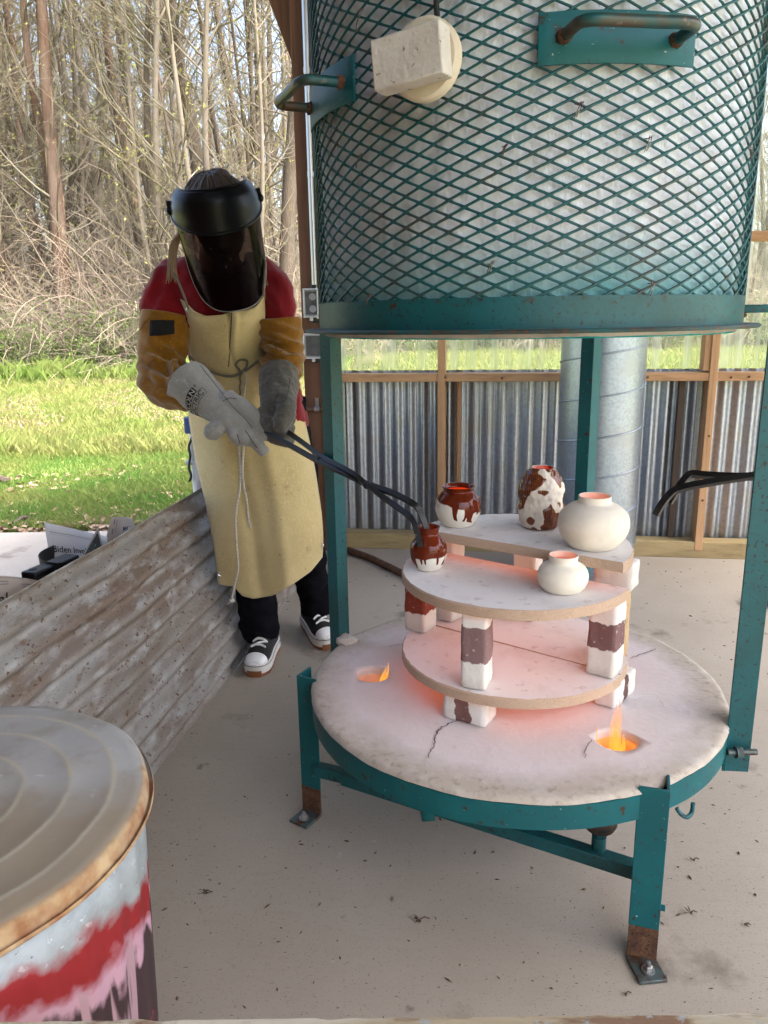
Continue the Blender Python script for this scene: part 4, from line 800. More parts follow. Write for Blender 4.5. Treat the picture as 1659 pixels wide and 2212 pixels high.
np4 = paper('newspaper', pD, m_news_tan, 'brownish newspaper lying behind the iron sheet at the left edge'); text_on(pD, 'al', .12, .2, .14, .3, m_ink, 'headline', np4); decal(pD, [(.1, .82, .28, .85), (.1, .74, .28, .77), (.5, .72, .8, .75), (.5, .64, .85, .66)], m_ink_grey, 'small_print', np4); decal(pD, [(.52, .3, .75, .5)], m_photo_dk, 'page_photo', np4)
# ================================================================ bench edge at the very front, pipes and small things
bench = root('work_bench', 'paint worn board of a low bench along the bottom edge of the picture', 'bench', (.05, .4, 0))
m_board = mat('worn_painted_board', (.36, .3, .2), .85, 0, [(9, 5, .45, .6, (.5, .46, .38), (.4, 2, 2)), (26, 5, .55, .65, (.2, .12, .07), (.5, 2, 2)), (60, 4, .6, .66, (.3, .33, .34))], [(60, 4, .5, .003, (.3, 2, 2))])
mb = MB(); n = 60; a = onz(-40, 2208, .60); b = onz(1700, 2190, .60); rows = []
for t_ in (0, 1):
    rows.append([a.lerp(b, i/n) + Vector((0, (-.22 if t_ == 0 else .0025*noise.noise(Vector((i*.4, 3, 0))) + .0015*noise.noise(Vector((i*1.7, 1, 0)))), -.0)) for i in range(n + 1)])
mb.loft([[rows[0][i], rows[1][i], rows[1][i] - Vector((0, .002, .03)), rows[0][i] - Vector((0, 0, .03))] for i in range(n + 1)]); mb.build('bench_top', m_board, bench, angle=30)
for x in (-.22, .30): 
    mb = MB(); mb.box((x, .42, .285), (.05, .08, .568)); mb.build('leg', m_board, bench, bevel=.003)
mb = MB(); mb.tube([onz(752, 1188, .02), onz(800, 1205, .02), onz(868, 1238, .02), onz(950, 1275, .02)], .017, 12); o = mb.build('iron_pipe', m_rust, None, loc=tuple(onz(800, 1205, 0))); props(o, 'rusty iron pipe lying on the concrete from the bottom plate towards the kiln', 'pipe')
lp = onz(1668, 1322, 0) + Vector((.05, .05, 0)); mb = MB(); mb.tube([lp + Vector((-.06, .0, .05)), lp + Vector((.0, .02, .052)), lp + Vector((.2, .05, .05))], [.046, .05, .048], 14); mb.v = [p + Vector((noise.noise(p*30), noise.noise(p*30 + Vector((3, 0, 0))), noise.noise(p*30 + Vector((0, 3, 0)))))*.008 for p in mb.v]; mb.v = [Vector((p.x, p.y, max(.001, p.z))) for p in mb.v]; o = mb.build('log', m_bark, None, loc=tuple(lp)); props(o, 'rough brown log on the concrete at the right edge behind the guide post', 'log')
# hydrant-like standpipe glimpsed beside the apron
sp = at(411, 1030, 3.45); stp = root('standpipe', 'thin grey standpipe with a blue cap and black cord just left of the apron', 'standpipe', (sp.x, 3.45, 0))
mb = MB(); mb.tube([(sp.x + .03, 3.45, .0), (sp.x + .03, 3.45, at(411, 930, 3.45).z)], .022, 12); mb.build('pipe', m_grey_pl, stp)
mb = MB(); b0 = at(414, 918, 3.45); mb.box(b0, (.06, .05, .075)); mb.build('blue_cap', mat('blue_plastic', (.02, .05, .16), .4), stp, bevel=.008)
mb = MB(); mb.tube(cr([at(415, 945, 3.42), at(408, 965, 3.42), at(411, 985, 3.42), at(408, 1010, 3.42), at(413, 1028, 3.42), at(409, 1040, 3.42)], 4), .006, 6); mb.build('cord', m_dark, stp)
mb = MB(); b0 = at(412, 999, 3.44); mb.tube([b0 + Vector((-.02, 0, 0)), b0 + Vector((.05, 0, 0))], .012, 10); mb.build('tap', m_grey_pl, stp)
# ================================================================ crumbs on the floor
def litter():
    mb = MB(); rnd = random.Random(5)
    for _ in range(1500):
        x = rnd.uniform(-1.0, 2.6); y = rnd.uniform(.7, 3.7); s = rnd.choice([.0008, .001, .0012, .0014, .0018, .0022, .0035]); a = rnd.uniform(0, PI); l = s*rnd.uniform(1, 3.2); 
        if rnd.random() < .35: y = rnd.uniform(.7, 1.8)
        d = Vector((math.cos(a), math.sin(a), 0)); p = Vector((x, y, s*.3 + .0006)); n_ = Vector((-d.y, d.x, 0))
        mb.add([p - d*l, p + n_*s*rnd.uniform(.5, 1), p + d*l, p - n_*s*rnd.uniform(.5, 1), p + Vector((0, 0, s*rnd.uniform(.5, 1.2)))], [(0, 1, 4), (1, 2, 4), (2, 3, 4), (3, 0, 4)])
    return mb
props(litter().build('floor_crumbs', mat('dark_crumb', (.04, .025, .016), .9, 0, [(9, 2, .4, .6, (.12, .075, .045))]), None, smooth=False), 'small dark crumbs of bark and dirt scattered over the concrete', 'debris', kind='stuff')
def dried(px, py, s, seed, lab):
    c = onz(px, py, 0); rnd = random.Random(seed); mb = MB()
    for k in range(rnd.randint(5, 8)):
        a = rnd.uniform(0, 2*PI); d = Vector((math.cos(a), math.sin(a), rnd.uniform(.05, .7))); l = s*rnd.uniform(.5, 1.1); w = s*.16; n_ = Vector((-d.y, d.x, .2)); p = c + Vector((rnd.uniform(-1, 1)*s*.2, rnd.uniform(-1, 1)*s*.2, .004))
        mb.add([p, p + d*l*.5 + n_*w, p + d*l, p + d*l*.5 - n_*w], [(0, 1, 2, 3)])
    mb.tube([c + Vector((0, 0, .004)), c + Vector((s*.7, s*.3, .006)), c + Vector((s*1.3, s*.2, .003))], .0012, 5)
    o = mb.build('dried_leaf', mat('dried_leaf', (.07, .042, .028), .9, 0, [(30, 3, .4, .6, (.15, .09, .06))]), None, smooth=False, loc=tuple(c)); props(o, lab, 'leaf')
dried(905, 1990, .017, 1, 'dark curled dried leaf on the open concrete in front of the kiln')
dried(438, 1932, .016, 2, 'tuft of dry straw on the concrete beside the painted bin'); dried(1395, 1888 - 40, .01, 3, 'small dried leaf right behind the front leg of the kiln'); dried(1490, 1975, .012, 4, 'pale dried leaf on the concrete right of the front leg')
dried(1608, 2002, .01, 5, 'dark dried seed husk on the concrete at the right edge'); dried(1350, 2150, .009, 6, 'dark dried bud on the concrete below the front foot plate'); dried(1497, 1860, .011, 8, 'brown dried leaf right of the front leg at mid height')
# unseen board wall added behind and left of the camera to block light
bw = root('light_block_wall', 'unseen dark board wall added behind the viewpoint to block light from the left', 'wall', (-.2, -1.6, 0))
mb = MB()
for i in range(9): mb.box((-1.15 + i*.152, -1.6 + .004*(i % 2), 1.65), (.148, .022, 3.3))
mb.build('boards', m_post, bw, bevel=.003)
mb = MB()
for i in range(25): mb.box((-1.24 + .004*(i % 2), -1.5 + i*.152, 1.65), (.022, .148, 3.3))
mb.build('boards', m_post, bw, bevel=.003)
# ================================================================ woods: bare early spring trees
def rv(rnd, s=1.): return Vector((rnd.uniform(-s, s), rnd.uniform(-s, s), rnd.uniform(-s, s)))
def grow(rnd, p, d, L_, r0, r1, n, wob, up=0., curl=None):
    pts = [p.copy()]; rs = [r0]
    for i in range(n):
        d = (d + rv(rnd, wob) + Vector((0, 0, up))).normalized()
        if curl: d = (d + curl*(i/n)).normalized()
        p = p + d*(L_/n); pts.append(p.copy()); rs.append(lerp(r0, r1, (i + 1)/n))
    return pts, rs
def make_tree(seed, H, r0, kind):
    rnd = random.Random(seed); tr = MB(); cw = MB(); bud = []
    lean = Vector((rnd.uniform(-.12, .12), rnd.uniform(-.1, .1), 1)).normalized()
    trunks = [grow(rnd, Vector((0, 0, -.2)), lean, H, r0, r0*.12, 14, .05, .03)]
    if kind == 'fork':
        p, rr = trunks[0][0][4], trunks[0][1][4]
        trunks.append(grow(rnd, p, (lean + Vector((rnd.choice([-1, 1])*.35, rnd.uniform(-.2, .2), 0))).normalized(), H*.66, rr*.75, rr*.1, 10, .07, .06))
    for pts, rs in trunks: tr.tube(pts, rs, 8, True)
    nb = {'plain': 34, 'fork': 22, 'snag': 8, 'thin': 20}[kind]
    for pts, rs in trunks:
        for k in range(nb):
            t = rnd.uniform(.1, .97)*(len(pts) - 1); i = int(t); p = pts[i].lerp(pts[i+1], t - i); rr = lerp(rs[i], rs[i+1], t - i); f = t/(len(pts) - 1)
            a = rnd.uniform(0, 2*PI); el = rnd.uniform(.15, 1.1); d = Vector((math.cos(a)*math.cos(el), math.sin(a)*math.cos(el), math.sin(el)))
            L1 = rnd.uniform(1.2, 3.6)*(1.15 - .6*f)*(H/13)**.5; r1 = min(rr*.55, rnd.uniform(.014, .036))
            b, br = grow(rnd, p, d, L1, r1, .006, 7, .16, .07); cw.tube(b, br, 5, False)
            for q in range(rnd.randint(4, 7)):
                t2 = rnd.uniform(.2, 1)*6.99; j = int(t2); p2 = b[j].lerp(b[j+1], t2 - j)
                d2 = ((b[j+1] - b[j]).normalized() + rv(rnd, .8)).normalized(); L2 = rnd.uniform(.4, 1.3); c, c_r = grow(rnd, p2, d2, L2, min(br[j]*.7, .011), .0035, 4, .2, .08); cw.tube(c, c_r, 3, False)
                for w in range(rnd.randint(2, 4)):
                    j2 = rnd.randint(0, 3); d3 = ((c[j2+1] - c[j2]).normalized() + rv(rnd, .9)).normalized(); e, er = grow(rnd, c[j2].lerp(c[j2+1], rnd.random()), d3, rnd.uniform(.2, .6), .0048, .0028, 2, .25, .05); cw.tube(e, er, 3, False)
                    if rnd.random() < .42: bud.append((e[-1], rnd.uniform(.018, .045)))
                    if rnd.random() < .16: bud.append((e[1], rnd.uniform(.012, .028)))
    return tr, cw, bud, rnd
def add_leaves(mb, items, rnd, mi):
    for p, s in items:
        for _ in range(2):
            a = rv(rnd).normalized()*s; b = rv(rnd).normalized(); b = (b - a.normalized()*b.dot(a.normalized()))*s*.5; q = p + rv(rnd, s*1.2)
            mb.add([q - a, q + b, q + a, q - b], [(0, 1, 2, 3)], mi)
PROTO = []
specs = [(1, 15, .17, 'plain', 'm_bark', 'm_twig'), (2, 17, .20, 'fork', 'm_bark', 'm_twig_dk'), (3, 14, .13, 'plain', 'm_bark_pale', 'm_twig'), (4, 13, .08, 'thin', 'm_bark_pale', 'm_twig'), (5, 16, .22, 'plain', 'm_bark_red', 'm_twig'), (6, 12, .06, 'thin', 'm_bark', 'm_twig_dk'), (7, 15, .15, 'fork', 'm_bark', 'm_twig'), (8, 13, .10, 'thin', 'm_bark', 'm_twig'), (9, 9, .2, 'snag', 'm_bark_red', 'm_twig_dk')]
for sd, H, r0, kd, bk, tw in specs:
    tr, cw, bud, rnd = make_tree(sd, H, r0, kd); rt = root('bare_tree', 'tree', 'tree', (0, 0, 0)); t_ = tr.build('trunk', globals()[bk], rt, angle=180)
    add_leaves(cw, bud, rnd, 1); c_ = cw.build('crown', [globals()[tw], m_bud], rt, angle=180); PROTO.append((rt, t_, c_, kd, bk))
def copy_thing(rt, kids, loc, rz, sc, label, group):
    r_ = rt.copy(); COL.objects.link(r_); r_.location = loc; r_.rotation_euler = (0, 0, rz); r_.scale = (sc, sc, sc); r_['label'] = label; r_['group'] = group
    for k in kids: c = k.copy(); COL.objects.link(c); c.parent = r_
    return r_
BARK = {'m_bark': 'grey brown', 'm_bark_pale': 'pale', 'm_bark_red': 'reddish'}
KIND = {'plain': 'straight bare tree', 'fork': 'forked bare tree', 'thin': 'slender bare sapling', 'snag': 'broken bare trunk'}
used = set()
def plant(i, x, y, rz, sc, label=None, group=None):
    rt, t_, c_, kd, bk = PROTO[i]; zone = 'at the edge of the meadow' if y < 21.5 else ('inside the woods' if y < 31 else 'deep in the woods')
    side = 'beyond the shed wall' if x > -.1*y else 'left of the timber post'
    lab = label or '%s %s %s, %s' % (BARK[bk], KIND[kd], zone, side); grp = group or lab
    if i not in used:
        used.add(i); rt.location = (x, y, -.03); rt.rotation_euler = (0, 0, rz); rt.scale = (sc, sc, sc); rt['label'] = lab; rt['group'] = grp; return rt
    return copy_thing(rt, [t_, c_], (x, y, -.03), rz, sc, lab, grp)
rw = random.Random(42)
def px_at(px, Y, z=0): d = ray(px, 760); return d.x/d.y*Y
# the trees one can tell apart in the photograph
SPEC = [(4, 150, 18.6, 1.2, 1.0, 'thick reddish trunk with torn bark standing left of the person'), (1, 492, 19.5, 2.2, 1.1, 'tall forked trunk rising straight behind the face shield'), (4, 172, 20.2, 4.0, .8, 'reddish trunk just right of the thickest reddish tree'), (8, 40, 19.4, 0.3, 1.0, 'broken bare trunk with a pale splintered top near the left edge'), (0, 330, 18.9, 3.0, .8, 'grey trunk bending left of the person\'s head'), (6, 595, 20.8, 1.4, 1.0, 'grey forked tree just left of the timber post')]
for i, px, Y, rz, sc, lab in SPEC: plant(i, px_at(px, Y), Y, rz, sc, lab, 'trees one can single out at the wood edge')
cnt = 0
for (y0, y1, n, ids) in ((17.6, 21.5, 26, [2, 3, 5, 7, 3, 5, 0]), (21.5, 31, 52, [0, 1, 2, 3, 4, 5, 6, 7, 3, 7]), (31, 50, 54, [0, 1, 2, 6, 4, 7, 3])):
    for k in range(n):
        Y = rw.uniform(y0, y1); u = rw.uniform(-.62, -.08); plant(rw.choice(ids), u*Y, Y, rw.uniform(0, 6.28), rw.uniform(.85, 1.25))
for k in range(34):
    Y = rw.uniform(29, 46); u = rw.uniform(-.06, .6); plant(rw.choice([0, 1, 2, 3, 4, 6, 7]), u*Y, Y, rw.uniform(0, 6.28), rw.uniform(.85, 1.2))
# ---------------------------------------------------------------- thickets and green shrubs along the edge
def make_thicket(seed, green, n, spread, hgt):
    rnd = random.Random(seed); mb = MB(); lf = []
    for k in range(n):
        a = rnd.uniform(0, 2*PI); rr = spread*math.sqrt(rnd.random()); p = Vector((rr*math.cos(a), rr*math.sin(a)*.7, -.05)); b = rnd.uniform(0, 2*PI); el = rnd.uniform(.5, 1.5)
        d = Vector((math.cos(b)*math.cos(el), math.sin(b)*math.cos(el), math.sin(el))); cu = Vector((rnd.uniform(-.9, .9), rnd.uniform(-.6, .6), rnd.uniform(-1.0, .2)))*.7
        L1 = rnd.uniform(.5, 1)*hgt*1.5; c, c_r = grow(rnd, p, d, L1, rnd.uniform(.005, .012), .003, 9, .16, .02, cu); mb.tube(c, c_r, 4, False)
        for q in range(rnd.randint(2, 5)):
            j = rnd.randint(2, 8); d2 = ((c[j+1] - c[j]).normalized() + rv(rnd, .9)).normalized(); e, er = grow(rnd, c[j], d2, rnd.uniform(.25, .9), .005, .0025, 4, .28); mb.tube(e, er, 3, False)
            for g in range(4):
                if rnd.random() < green and e[g].z < hgt*.9: lf.append((e[g], rnd.uniform(.02, .045)))
        if rnd.random() < green:
            for g in range(2, 8):
                if c[g].z < hgt*.6: lf.append((c[g], rnd.uniform(.025, .05)))
    return mb, lf, rnd
TH = []
for sd, gr, n, sp_, hg, m, nm, lab, lab2 in ((21, .06, 80, 1.2, 2.6, m_vine, 'thicket', 'tangle of bare straw coloured vines', 'thicket'), (22, .16, 70, 1.2, 1.9, m_twig, 'thicket', 'tangle of tan twigs and green leaves', 'thicket'), (23, .9, 60, 1.0, 1.5, m_twig, 'green_shrub', 'shrub in fresh green leaf', 'shrub'), (24, .03, 60, 1.3, 3.6, m_vine, 'thicket', 'tall tangle of pale hanging vines', 'thicket')):
    mb, lf, rnd = make_thicket(sd, gr, n, sp_, hg); 
    rt = root(nm, lab, lab2, (0, 0, 0)); s_ = mb.build('stems', m, rt, angle=180); kids = [s_]
    if lf: fm = MB(); add_leaves(fm, lf + [(p + rv(rnd, .1), s) for p, s in lf], rnd, 0); kids.append(fm.build('foliage', m_leaf, rt, smooth=False))
    TH.append([rt, kids, lab, False])
def put(i, x, y, rz, sc):
    e = TH[i]; side = 'left of the timber post' if x < -.1*y else 'beyond the shed wall'; row = 'along the meadow edge' if y < 19.4 else 'in among the trees'; lab = '%s %s, %s' % (e[2], row, side)
    if not e[3]:
        e[3] = True; o = e[0]; o.location = (x, y, -.03); o.rotation_euler = (0, 0, rz); o.scale = (sc, sc, sc); o['label'] = lab; o['group'] = lab; return
    copy_thing(e[0], e[1], (x, y, -.03), rz, sc, lab, lab)
for k in range(84):
    Y = rw.uniform(17.4, 24); u = rw.uniform(-.6, -.09); i = rw.choice([0, 0, 1, 1, 3, 3, 1]); put(i, u*Y, Y, rw.uniform(0, 6.28), rw.uniform(.75, 1.2))
for k in range(14):
    Y = rw.uniform(17.2, 20); u = rw.uniform(-.6, -.09); put(2, u*Y, Y, rw.uniform(0, 6.28), rw.uniform(.6, 1.25))
for px, Y, sc in ((8, 17.6, 1.3), (225, 18.6, 1.5), (262, 18.2, 1.5), (300, 18.4, 1.6), (640, 18.4, 1.5), (625, 19, 1.7), (600, 18.6, 1.3), (20, 18.4, 1.6), (90, 18.3, 1.0)): put(2, px_at(px, Y), Y, px, sc*.72)
for k in range(30):
    Y = rw.uniform(27, 31); u = rw.uniform(-.04, .6); put(rw.choice([2, 2, 1, 0]), u*Y, Y, rw.uniform(0, 6.28), rw.uniform(.8, 1.3))
# far off woods that read as one mass
def far_woods():
    rnd = random.Random(77); mb = MB()
    for k in range(480):
        Y = rnd.uniform(48, 95); x = rnd.uniform(-.68, .68)*Y; h = rnd.uniform(8, 18); r0 = rnd.uniform(.05, .17); p = Vector((x, Y, -.1)); pts, rs = grow(rnd, p, Vector((rnd.uniform(-.14, .14), 0, 1)).normalized(), h, r0, .015, 5, .05); mb.tube(pts, rs, 4, False)
        for q in range(7):
            j = rnd.randint(1, 4); a = rnd.choice([-1, 1])*rnd.uniform(.3, 1.1); b, br = grow(rnd, pts[j].lerp(pts[j+1] if j < 5 else pts[j], rnd.random()), Vector((math.sin(a), rnd.uniform(-.3, .3), math.cos(a))), rnd.uniform(1.5, 5), .04, .012, 3, .2, .1); mb.tube(b, br, 3, False)
            for w in range(3):
                e, er = grow(rnd, b[rnd.randint(1, 2)], Vector((rnd.uniform(-1, 1), 0, rnd.uniform(.0, 1.2))).normalized(), rnd.uniform(.7, 2), .017, .009, 2, .2); mb.tube(e, er, 3, False)
    return mb
props(far_woods().build('far_woods', m_twig_dk, None, angle=180), 'hazy mass of bare trees far behind the nearer trunks', 'woods', kind='stuff')
def underbrush():
    rnd = random.Random(78); mb = MB()
    for k in range(3600):
        Y = 24 + 40*rnd.random()**1.3; x = rnd.uniform(-.64, .64 if Y > 31 else -.1)*Y; p = Vector((x, Y, -.1)); d = Vector((rnd.uniform(-.7, .7), rnd.uniform(-.4, .4), 1)).normalized(); pts, rs = grow(rnd, p, d, rnd.uniform(1.2, 5.2), rnd.uniform(.008, .02), .004, 5, .22); mb.tube(pts, rs, 3, False)
        for q in range(2):
            j = rnd.randint(1, 4); e, er = grow(rnd, pts[j], (d + rv(rnd, 1)).normalized(), rnd.uniform(.5, 1.8), .009, .004, 3, .3); mb.tube(e, er, 3, False)
    return mb
props(underbrush().build('underbrush', m_twig, None, angle=180), 'dense mass of tan brush between the trunks', 'brush', kind='stuff')
# ---------------------------------------------------------------- grass
def blades(name, n, zone, hmin, hmax, w, m, label, seed, clump=0.):
    rs = np.random.default_rng(seed); u, y = zone(rs, n); x = u
    if clump:
        cx = rs.normal(0, clump, n); x = x + cx*.3
    nz = np.array([noise.noise(Vector((float(a)*.9, float(b)*.9, 0))) for a, b in zip(x, y)]); h = rs.uniform(hmin, hmax, n)*(1 + .7*nz); a = rs.uniform(0, 2*PI, n); ln = rs.uniform(.1, .8, n)*h; b = rs.uniform(0, 2*PI, n); ww = w*rs.uniform(.6, 1.4, n)
    V = np.zeros((n, 4, 3)); V[:, 0] = np.c_[x - np.cos(a)*ww, y - np.sin(a)*ww, np.full(n, -.03)]; V[:, 1] = np.c_[x + np.cos(a)*ww, y + np.sin(a)*ww, np.full(n, -.03)]
    V[:, 2] = np.c_[x + np.cos(a)*ww*.6 + np.cos(b)*ln*.4, y + np.sin(a)*ww*.6 + np.sin(b)*ln*.4, -.03 + h*.65]; V[:, 3] = np.c_[x + np.cos(b)*ln, y + np.sin(b)*ln, -.03 + h]
    idx = np.arange(n)*4; me = bpy.data.meshes.new(name); me.vertices.add(n*4); me.vertices.foreach_set('co', V.reshape(-1)); me.loops.add(n*6); F = np.c_[idx, idx + 1, idx + 2, idx, idx + 2, idx + 3].reshape(-1); me.loops.foreach_set('vertex_index', F.astype(np.int32)); me.polygons.add(n*2); me.polygons.foreach_set('loop_start', (np.arange(n*2)*3).astype(np.int32)); me.materials.append(m); me.update(calc_edges=True); me.validate()
    o = bpy.data.objects.new(name, me); COL.objects.link(o); props(o, label, 'grass', kind='stuff'); return o
def zl(y0, y1, u0=-.6, u1=-.04, pw=1.):
    def f(rs, n):
        y = y0 + (y1 - y0)*rs.random(n)**pw; return rs.uniform(u0, u1, n)*y, y
    return f
m_tall = leafm('tall_grass_blade', (.15, .235, .045), (.24, .28, .08))
blades('lawn_grass', 60000, zl(4.47, 8.5, -.62, -.05), .03, .085, .0035, m_grass_near, 'deep green grass of the meadow nearest the concrete', 1)
blades('meadow_grass', 70000, zl(7, 18.5, -.62, -.05), .06, .17, .007, m_grass, 'bright yellow green meadow grass running back to the trees', 2)
blades('tall_grass', 34000, zl(15.2, 19.5, -.62, -.05, .6), .14, .5, .011, m_tall, 'taller fresh green growth at the foot of the woods', 3)
blades('meadow_grass', 50000, zl(4.5, 28, -.04, .62), .06, .2, .009, m_grass, 'bright green grass beyond the clear panels of the shed wall', 4)
def dots(name, n, zone, s, z0, m, label, cat, seed, flat=False):
    rnd = random.Random(seed); rs = np.random.default_rng(seed); u, y = zone(rs, n); mb = MB()
    for a, b in zip(u, y):
        if noise.noise(Vector((a*.5, b*.35, 5))) < (-.15 if not flat else -.35): continue
        q = Vector((a, b, -.03 + (rnd.uniform(*z0)))); e = rv(rnd).normalized()*s*rnd.uniform(.6, 1.3); f = rv(rnd).normalized(); f = (f - e.normalized()*f.dot(e.normalized())).normalized()*s*rnd.uniform(.4, .8)
        if flat: e.z *= .3; f.z *= .4
        mb.add([q - e, q + f, q + e, q - f], [(0, 1, 2, 3)])
    return props(mb.build(name, m, None, smooth=False), label, cat, kind='stuff')
dots('wild_flowers', 12000, zl(8, 16.5, -.6, -.06), .010, (.1, .18), m_henbit, 'haze of small purple wild flowers across the meadow', 'flowers', 9)
dots('fallen_leaves', 2400, zl(4.44, 7.2, -.6, -.06, 1.9), .035, (.01, .05), m_dleaf, 'brown fallen leaves in the grass along the concrete edge', 'leaves', 10, True)
def stick(a, b, r_, lab): 
    mb = MB(); P = [Vector(a).lerp(Vector(b), t) + Vector((0, .03*math.sin(7*t), .02 + .02*math.sin(5*t))) for t in (0, .25, .5, .75, 1)]; mb.tube(P, [r_, r_, r_*.9, r_*.8, r_*.6], 7); o = mb.build('fallen_stick', m_bark, None, loc=a); props(o, lab, 'stick')
stick(tuple(onz(30, 1138, 0)), tuple(onz(92, 1118, 0)), .012, 'brown stick lying in the leaves at the concrete edge left of the newspapers'); stick(tuple(onz(-20, 1043, 0)), tuple(onz(16, 1037, 0)), .04, 'short thick log end in the grass at the left edge')
# ================================================================ person in protective clothing
def crumple(o, size, strength):
    tx = bpy.data.textures.new('creases', 'CLOUDS'); tx.noise_scale = size; tx.noise_depth = 2; d = o.modifiers.new('creases', 'DISPLACE'); d.texture = tx; d.strength = strength; d.mid_level = .5; d.texture_coords = 'LOCAL'; return o
pr = root('person', 'person in black face shield, mustard sleeves and buff apron bending with tongs in gloved hands', 'person', (-.40, 2.62, 0))
def J(x, y, Y): return at(x, y, Y)
def chain(mb, pts, rad, n=20, k=5):                    # smooth tapered tube through (x, y, Y) joints
    P = [J(*p) for p in pts]; Rr = [Vector((*(r_ if hasattr(r_, '__len__') else (r_, r_)), 0)) for r_ in rad]
    C_ = cr(P, k); CR = cr(Rr, k); mb.tube(C_, [(max(.002, r_.x), max(.002, r_.y)) for r_ in CR], n)
    for p, r_ in ((C_[0], CR[0]), (C_[-1], CR[-1])): pass
    return C_, CR
def cloth(mb, amp, freq, seed, st=(1, 1, 1)):
    """wrinkle a closed tube mesh along its own radial direction"""
    return mb
def wrinkle(o_mb, amp, f, seed, folds=()):
    vs = o_mb.v; bm = bmesh.new(); vv = [bm.verts.new(p) for p in vs]; bm.verts.index_update()
    for f_ in o_mb.f:
        try: bm.faces.new([vv[i] for i in f_])
        except ValueError: pass
    bm.normal_update(); out = []
    for v in bm.verts:
        p = v.co; d = amp*noise.noise(p*f + Vector((seed, 0, 0))) + amp*.5*noise.noise(p*f*2.3 + Vector((0, seed, 0)))
        for (c, axis, per, a, wd) in folds:
            q = p - c; e = axis.normalized(); s = q.dot(e); d += a*math.sin(2*PI*(s/per + .4*noise.noise(p*9)))*math.exp(-(q.length/wd)**2)
        out.append(p + v.normal*d)
    bm.free(); o_mb.v = out; return o_mb
def ering(c, a, b, ax, up, n=36, sq=1.):
    ax = Vector(ax).normalized(); up = Vector(up).normalized(); f = ax.cross(up).normalized()
    out = []
    for k in range(n):
        t = 2*PI*k/n; cx, sx = math.cos(t), math.sin(t); cx = math.copysign(abs(cx)**sq, cx); sx = math.copysign(abs(sx)**sq, sx); out.append(c + ax*(a*cx) + f*(b*sx))
    return out
LAT = Vector((1, .06, 0))
def torso(mb, grow=0., top=True):
    T = [((556, 940, 2.66), .165, .118), ((553, 890, 2.65), .165, .117), ((530, 800, 2.61), .148, .105), ((502, 715, 2.56), .160, .113), ((484, 655, 2.51), .168, .112), ((477, 605, 2.475), .15, .088), ((475, 577, 2.46), .095, .07), ((474, 556, 2.45), .066, .06)]
    if not top: T = T[:-1]
    P = [J(*t[0]) for t in T]; A = [Vector((t[1] + grow, t[2] + grow, 0)) for t in T]; C_ = cr(P, 5); CA = cr(A, 5); rings = []
    for i, c in enumerate(C_):
        d = (C_[min(i+1, len(C_)-1)] - C_[max(i-1, 0)]).normalized(); rings.append(ering(c, CA[i].x, CA[i].y, LAT, d))
    mb.loft(rings, True)
SHR, SHL = (362, 628, 2.475), (586, 624, 2.475)
# ---- head frame
HO = J(472, 474, 2.335); hu = Vector((-.07, -.36, .93)).normalized(); hf = Vector((.24, -.90, -.42)); hf = (hf - hu*hf.dot(hu)).normalized(); hb = -hf; hx = hb.cross(hu).normalized()
MH = Matrix((hx, hb, hu)).transposed()
def hp(x, y, z): return HO + MH @ Vector((x, y, z))
def head(mb):
    rings = []; n = 40
    for i in range(1, 34):
        z = .108 - .226*i/34; t = (z - .02)/.088 if z > .02 else (z - .02)/.138
        w = math.sqrt(max(0, 1 - t*t)); rx = .076*w**.9; ry = .094*w
        if z < .02: rx = .074*(max(0, 1 - (-t)**2.6))**.55; ry = .088*(max(0, 1 - (-t)**3))**.5
        if rx < .004: continue
        ring = []
        for k in range(n):
            a = 2*PI*k/n; x = rx*math.cos(a); y = ry*math.sin(a) + (.012 if z > .02 else .012 - .02*(-t))      # y > 0 is the back
            if math.sin(a) < 0:
                fx = abs(x)
                y -= .019*math.exp(-(fx/.012)**2)*math.exp(-((z + .022)/.024)**2) * (1.0 if z < -.0 else .7)     # nose
                y -= .006*math.exp(-(fx/.024)**2)*math.exp(-((z + .062)/.010)**2)                                # lips
                y -= .008*math.exp(-(fx/.022)**2)*math.exp(-((z + .098)/.014)**2)                                # chin
                y += .008*math.exp(-((fx - .031)/.015)**2)*math.exp(-((z - .012)/.012)**2)                       # eye sockets
                y -= .004*math.exp(-(fx/.05)**2)*math.exp(-((z - .034)/.010)**2)                                 # brow
            ring.append(hp(x, y, z))
        rings.append(ring)
    mb.loft(rings, True)
    for s in (-1, 1): mb.ball(hp(s*.077, .02, -.005), (.012, .02, .032), 7, MH)                                  # ears
body = MB(); head(body); torso(body, -.012)
body.tube(cr([J(475, 590, 2.46), J(474, 545, 2.43), hp(0, .03, -.05)], 4), [(.06, .058)]*5 + [(.056, .054)]*4, 20)
chain(body, [SHR, (353, 700, 2.45), (350, 815, 2.40), (420, 846, 2.30), (478, 886, 2.235)], [.055, .05, .042, .038, .028])
chain(body, [SHL, (606, 690, 2.46), (616, 780, 2.43), (604, 830, 2.32), (602, 882, 2.235)], [.055, .05, .042, .038, .028])
LEGR = [(508, 930, 2.66), (524, 1040, 2.60), (540, 1150, 2.56), (552, 1270, 2.58), (563, 1385, 2.60)]
LEGL = [(606, 930, 2.67), (630, 1040, 2.64), (650, 1140, 2.64), (668, 1230, 2.72), (684, 1322, 2.80)]
chain(body, LEGR, [.085, .075, .06, .055, .04]); chain(body, LEGL, [.085, .075, .06, .055, .04])
for leg_, toe in ((LEGR[-1], onz(552, 1440, .05)), (LEGL[-1], onz(700, 1382, .05))):
    a = J(*leg_); q_ = Vector((a.x, a.y, .07)).lerp(toe, .45); q_.z = .068; body.tube([a, Vector((a.x, a.y, .075)), q_], [.036, .03, .018], 16)
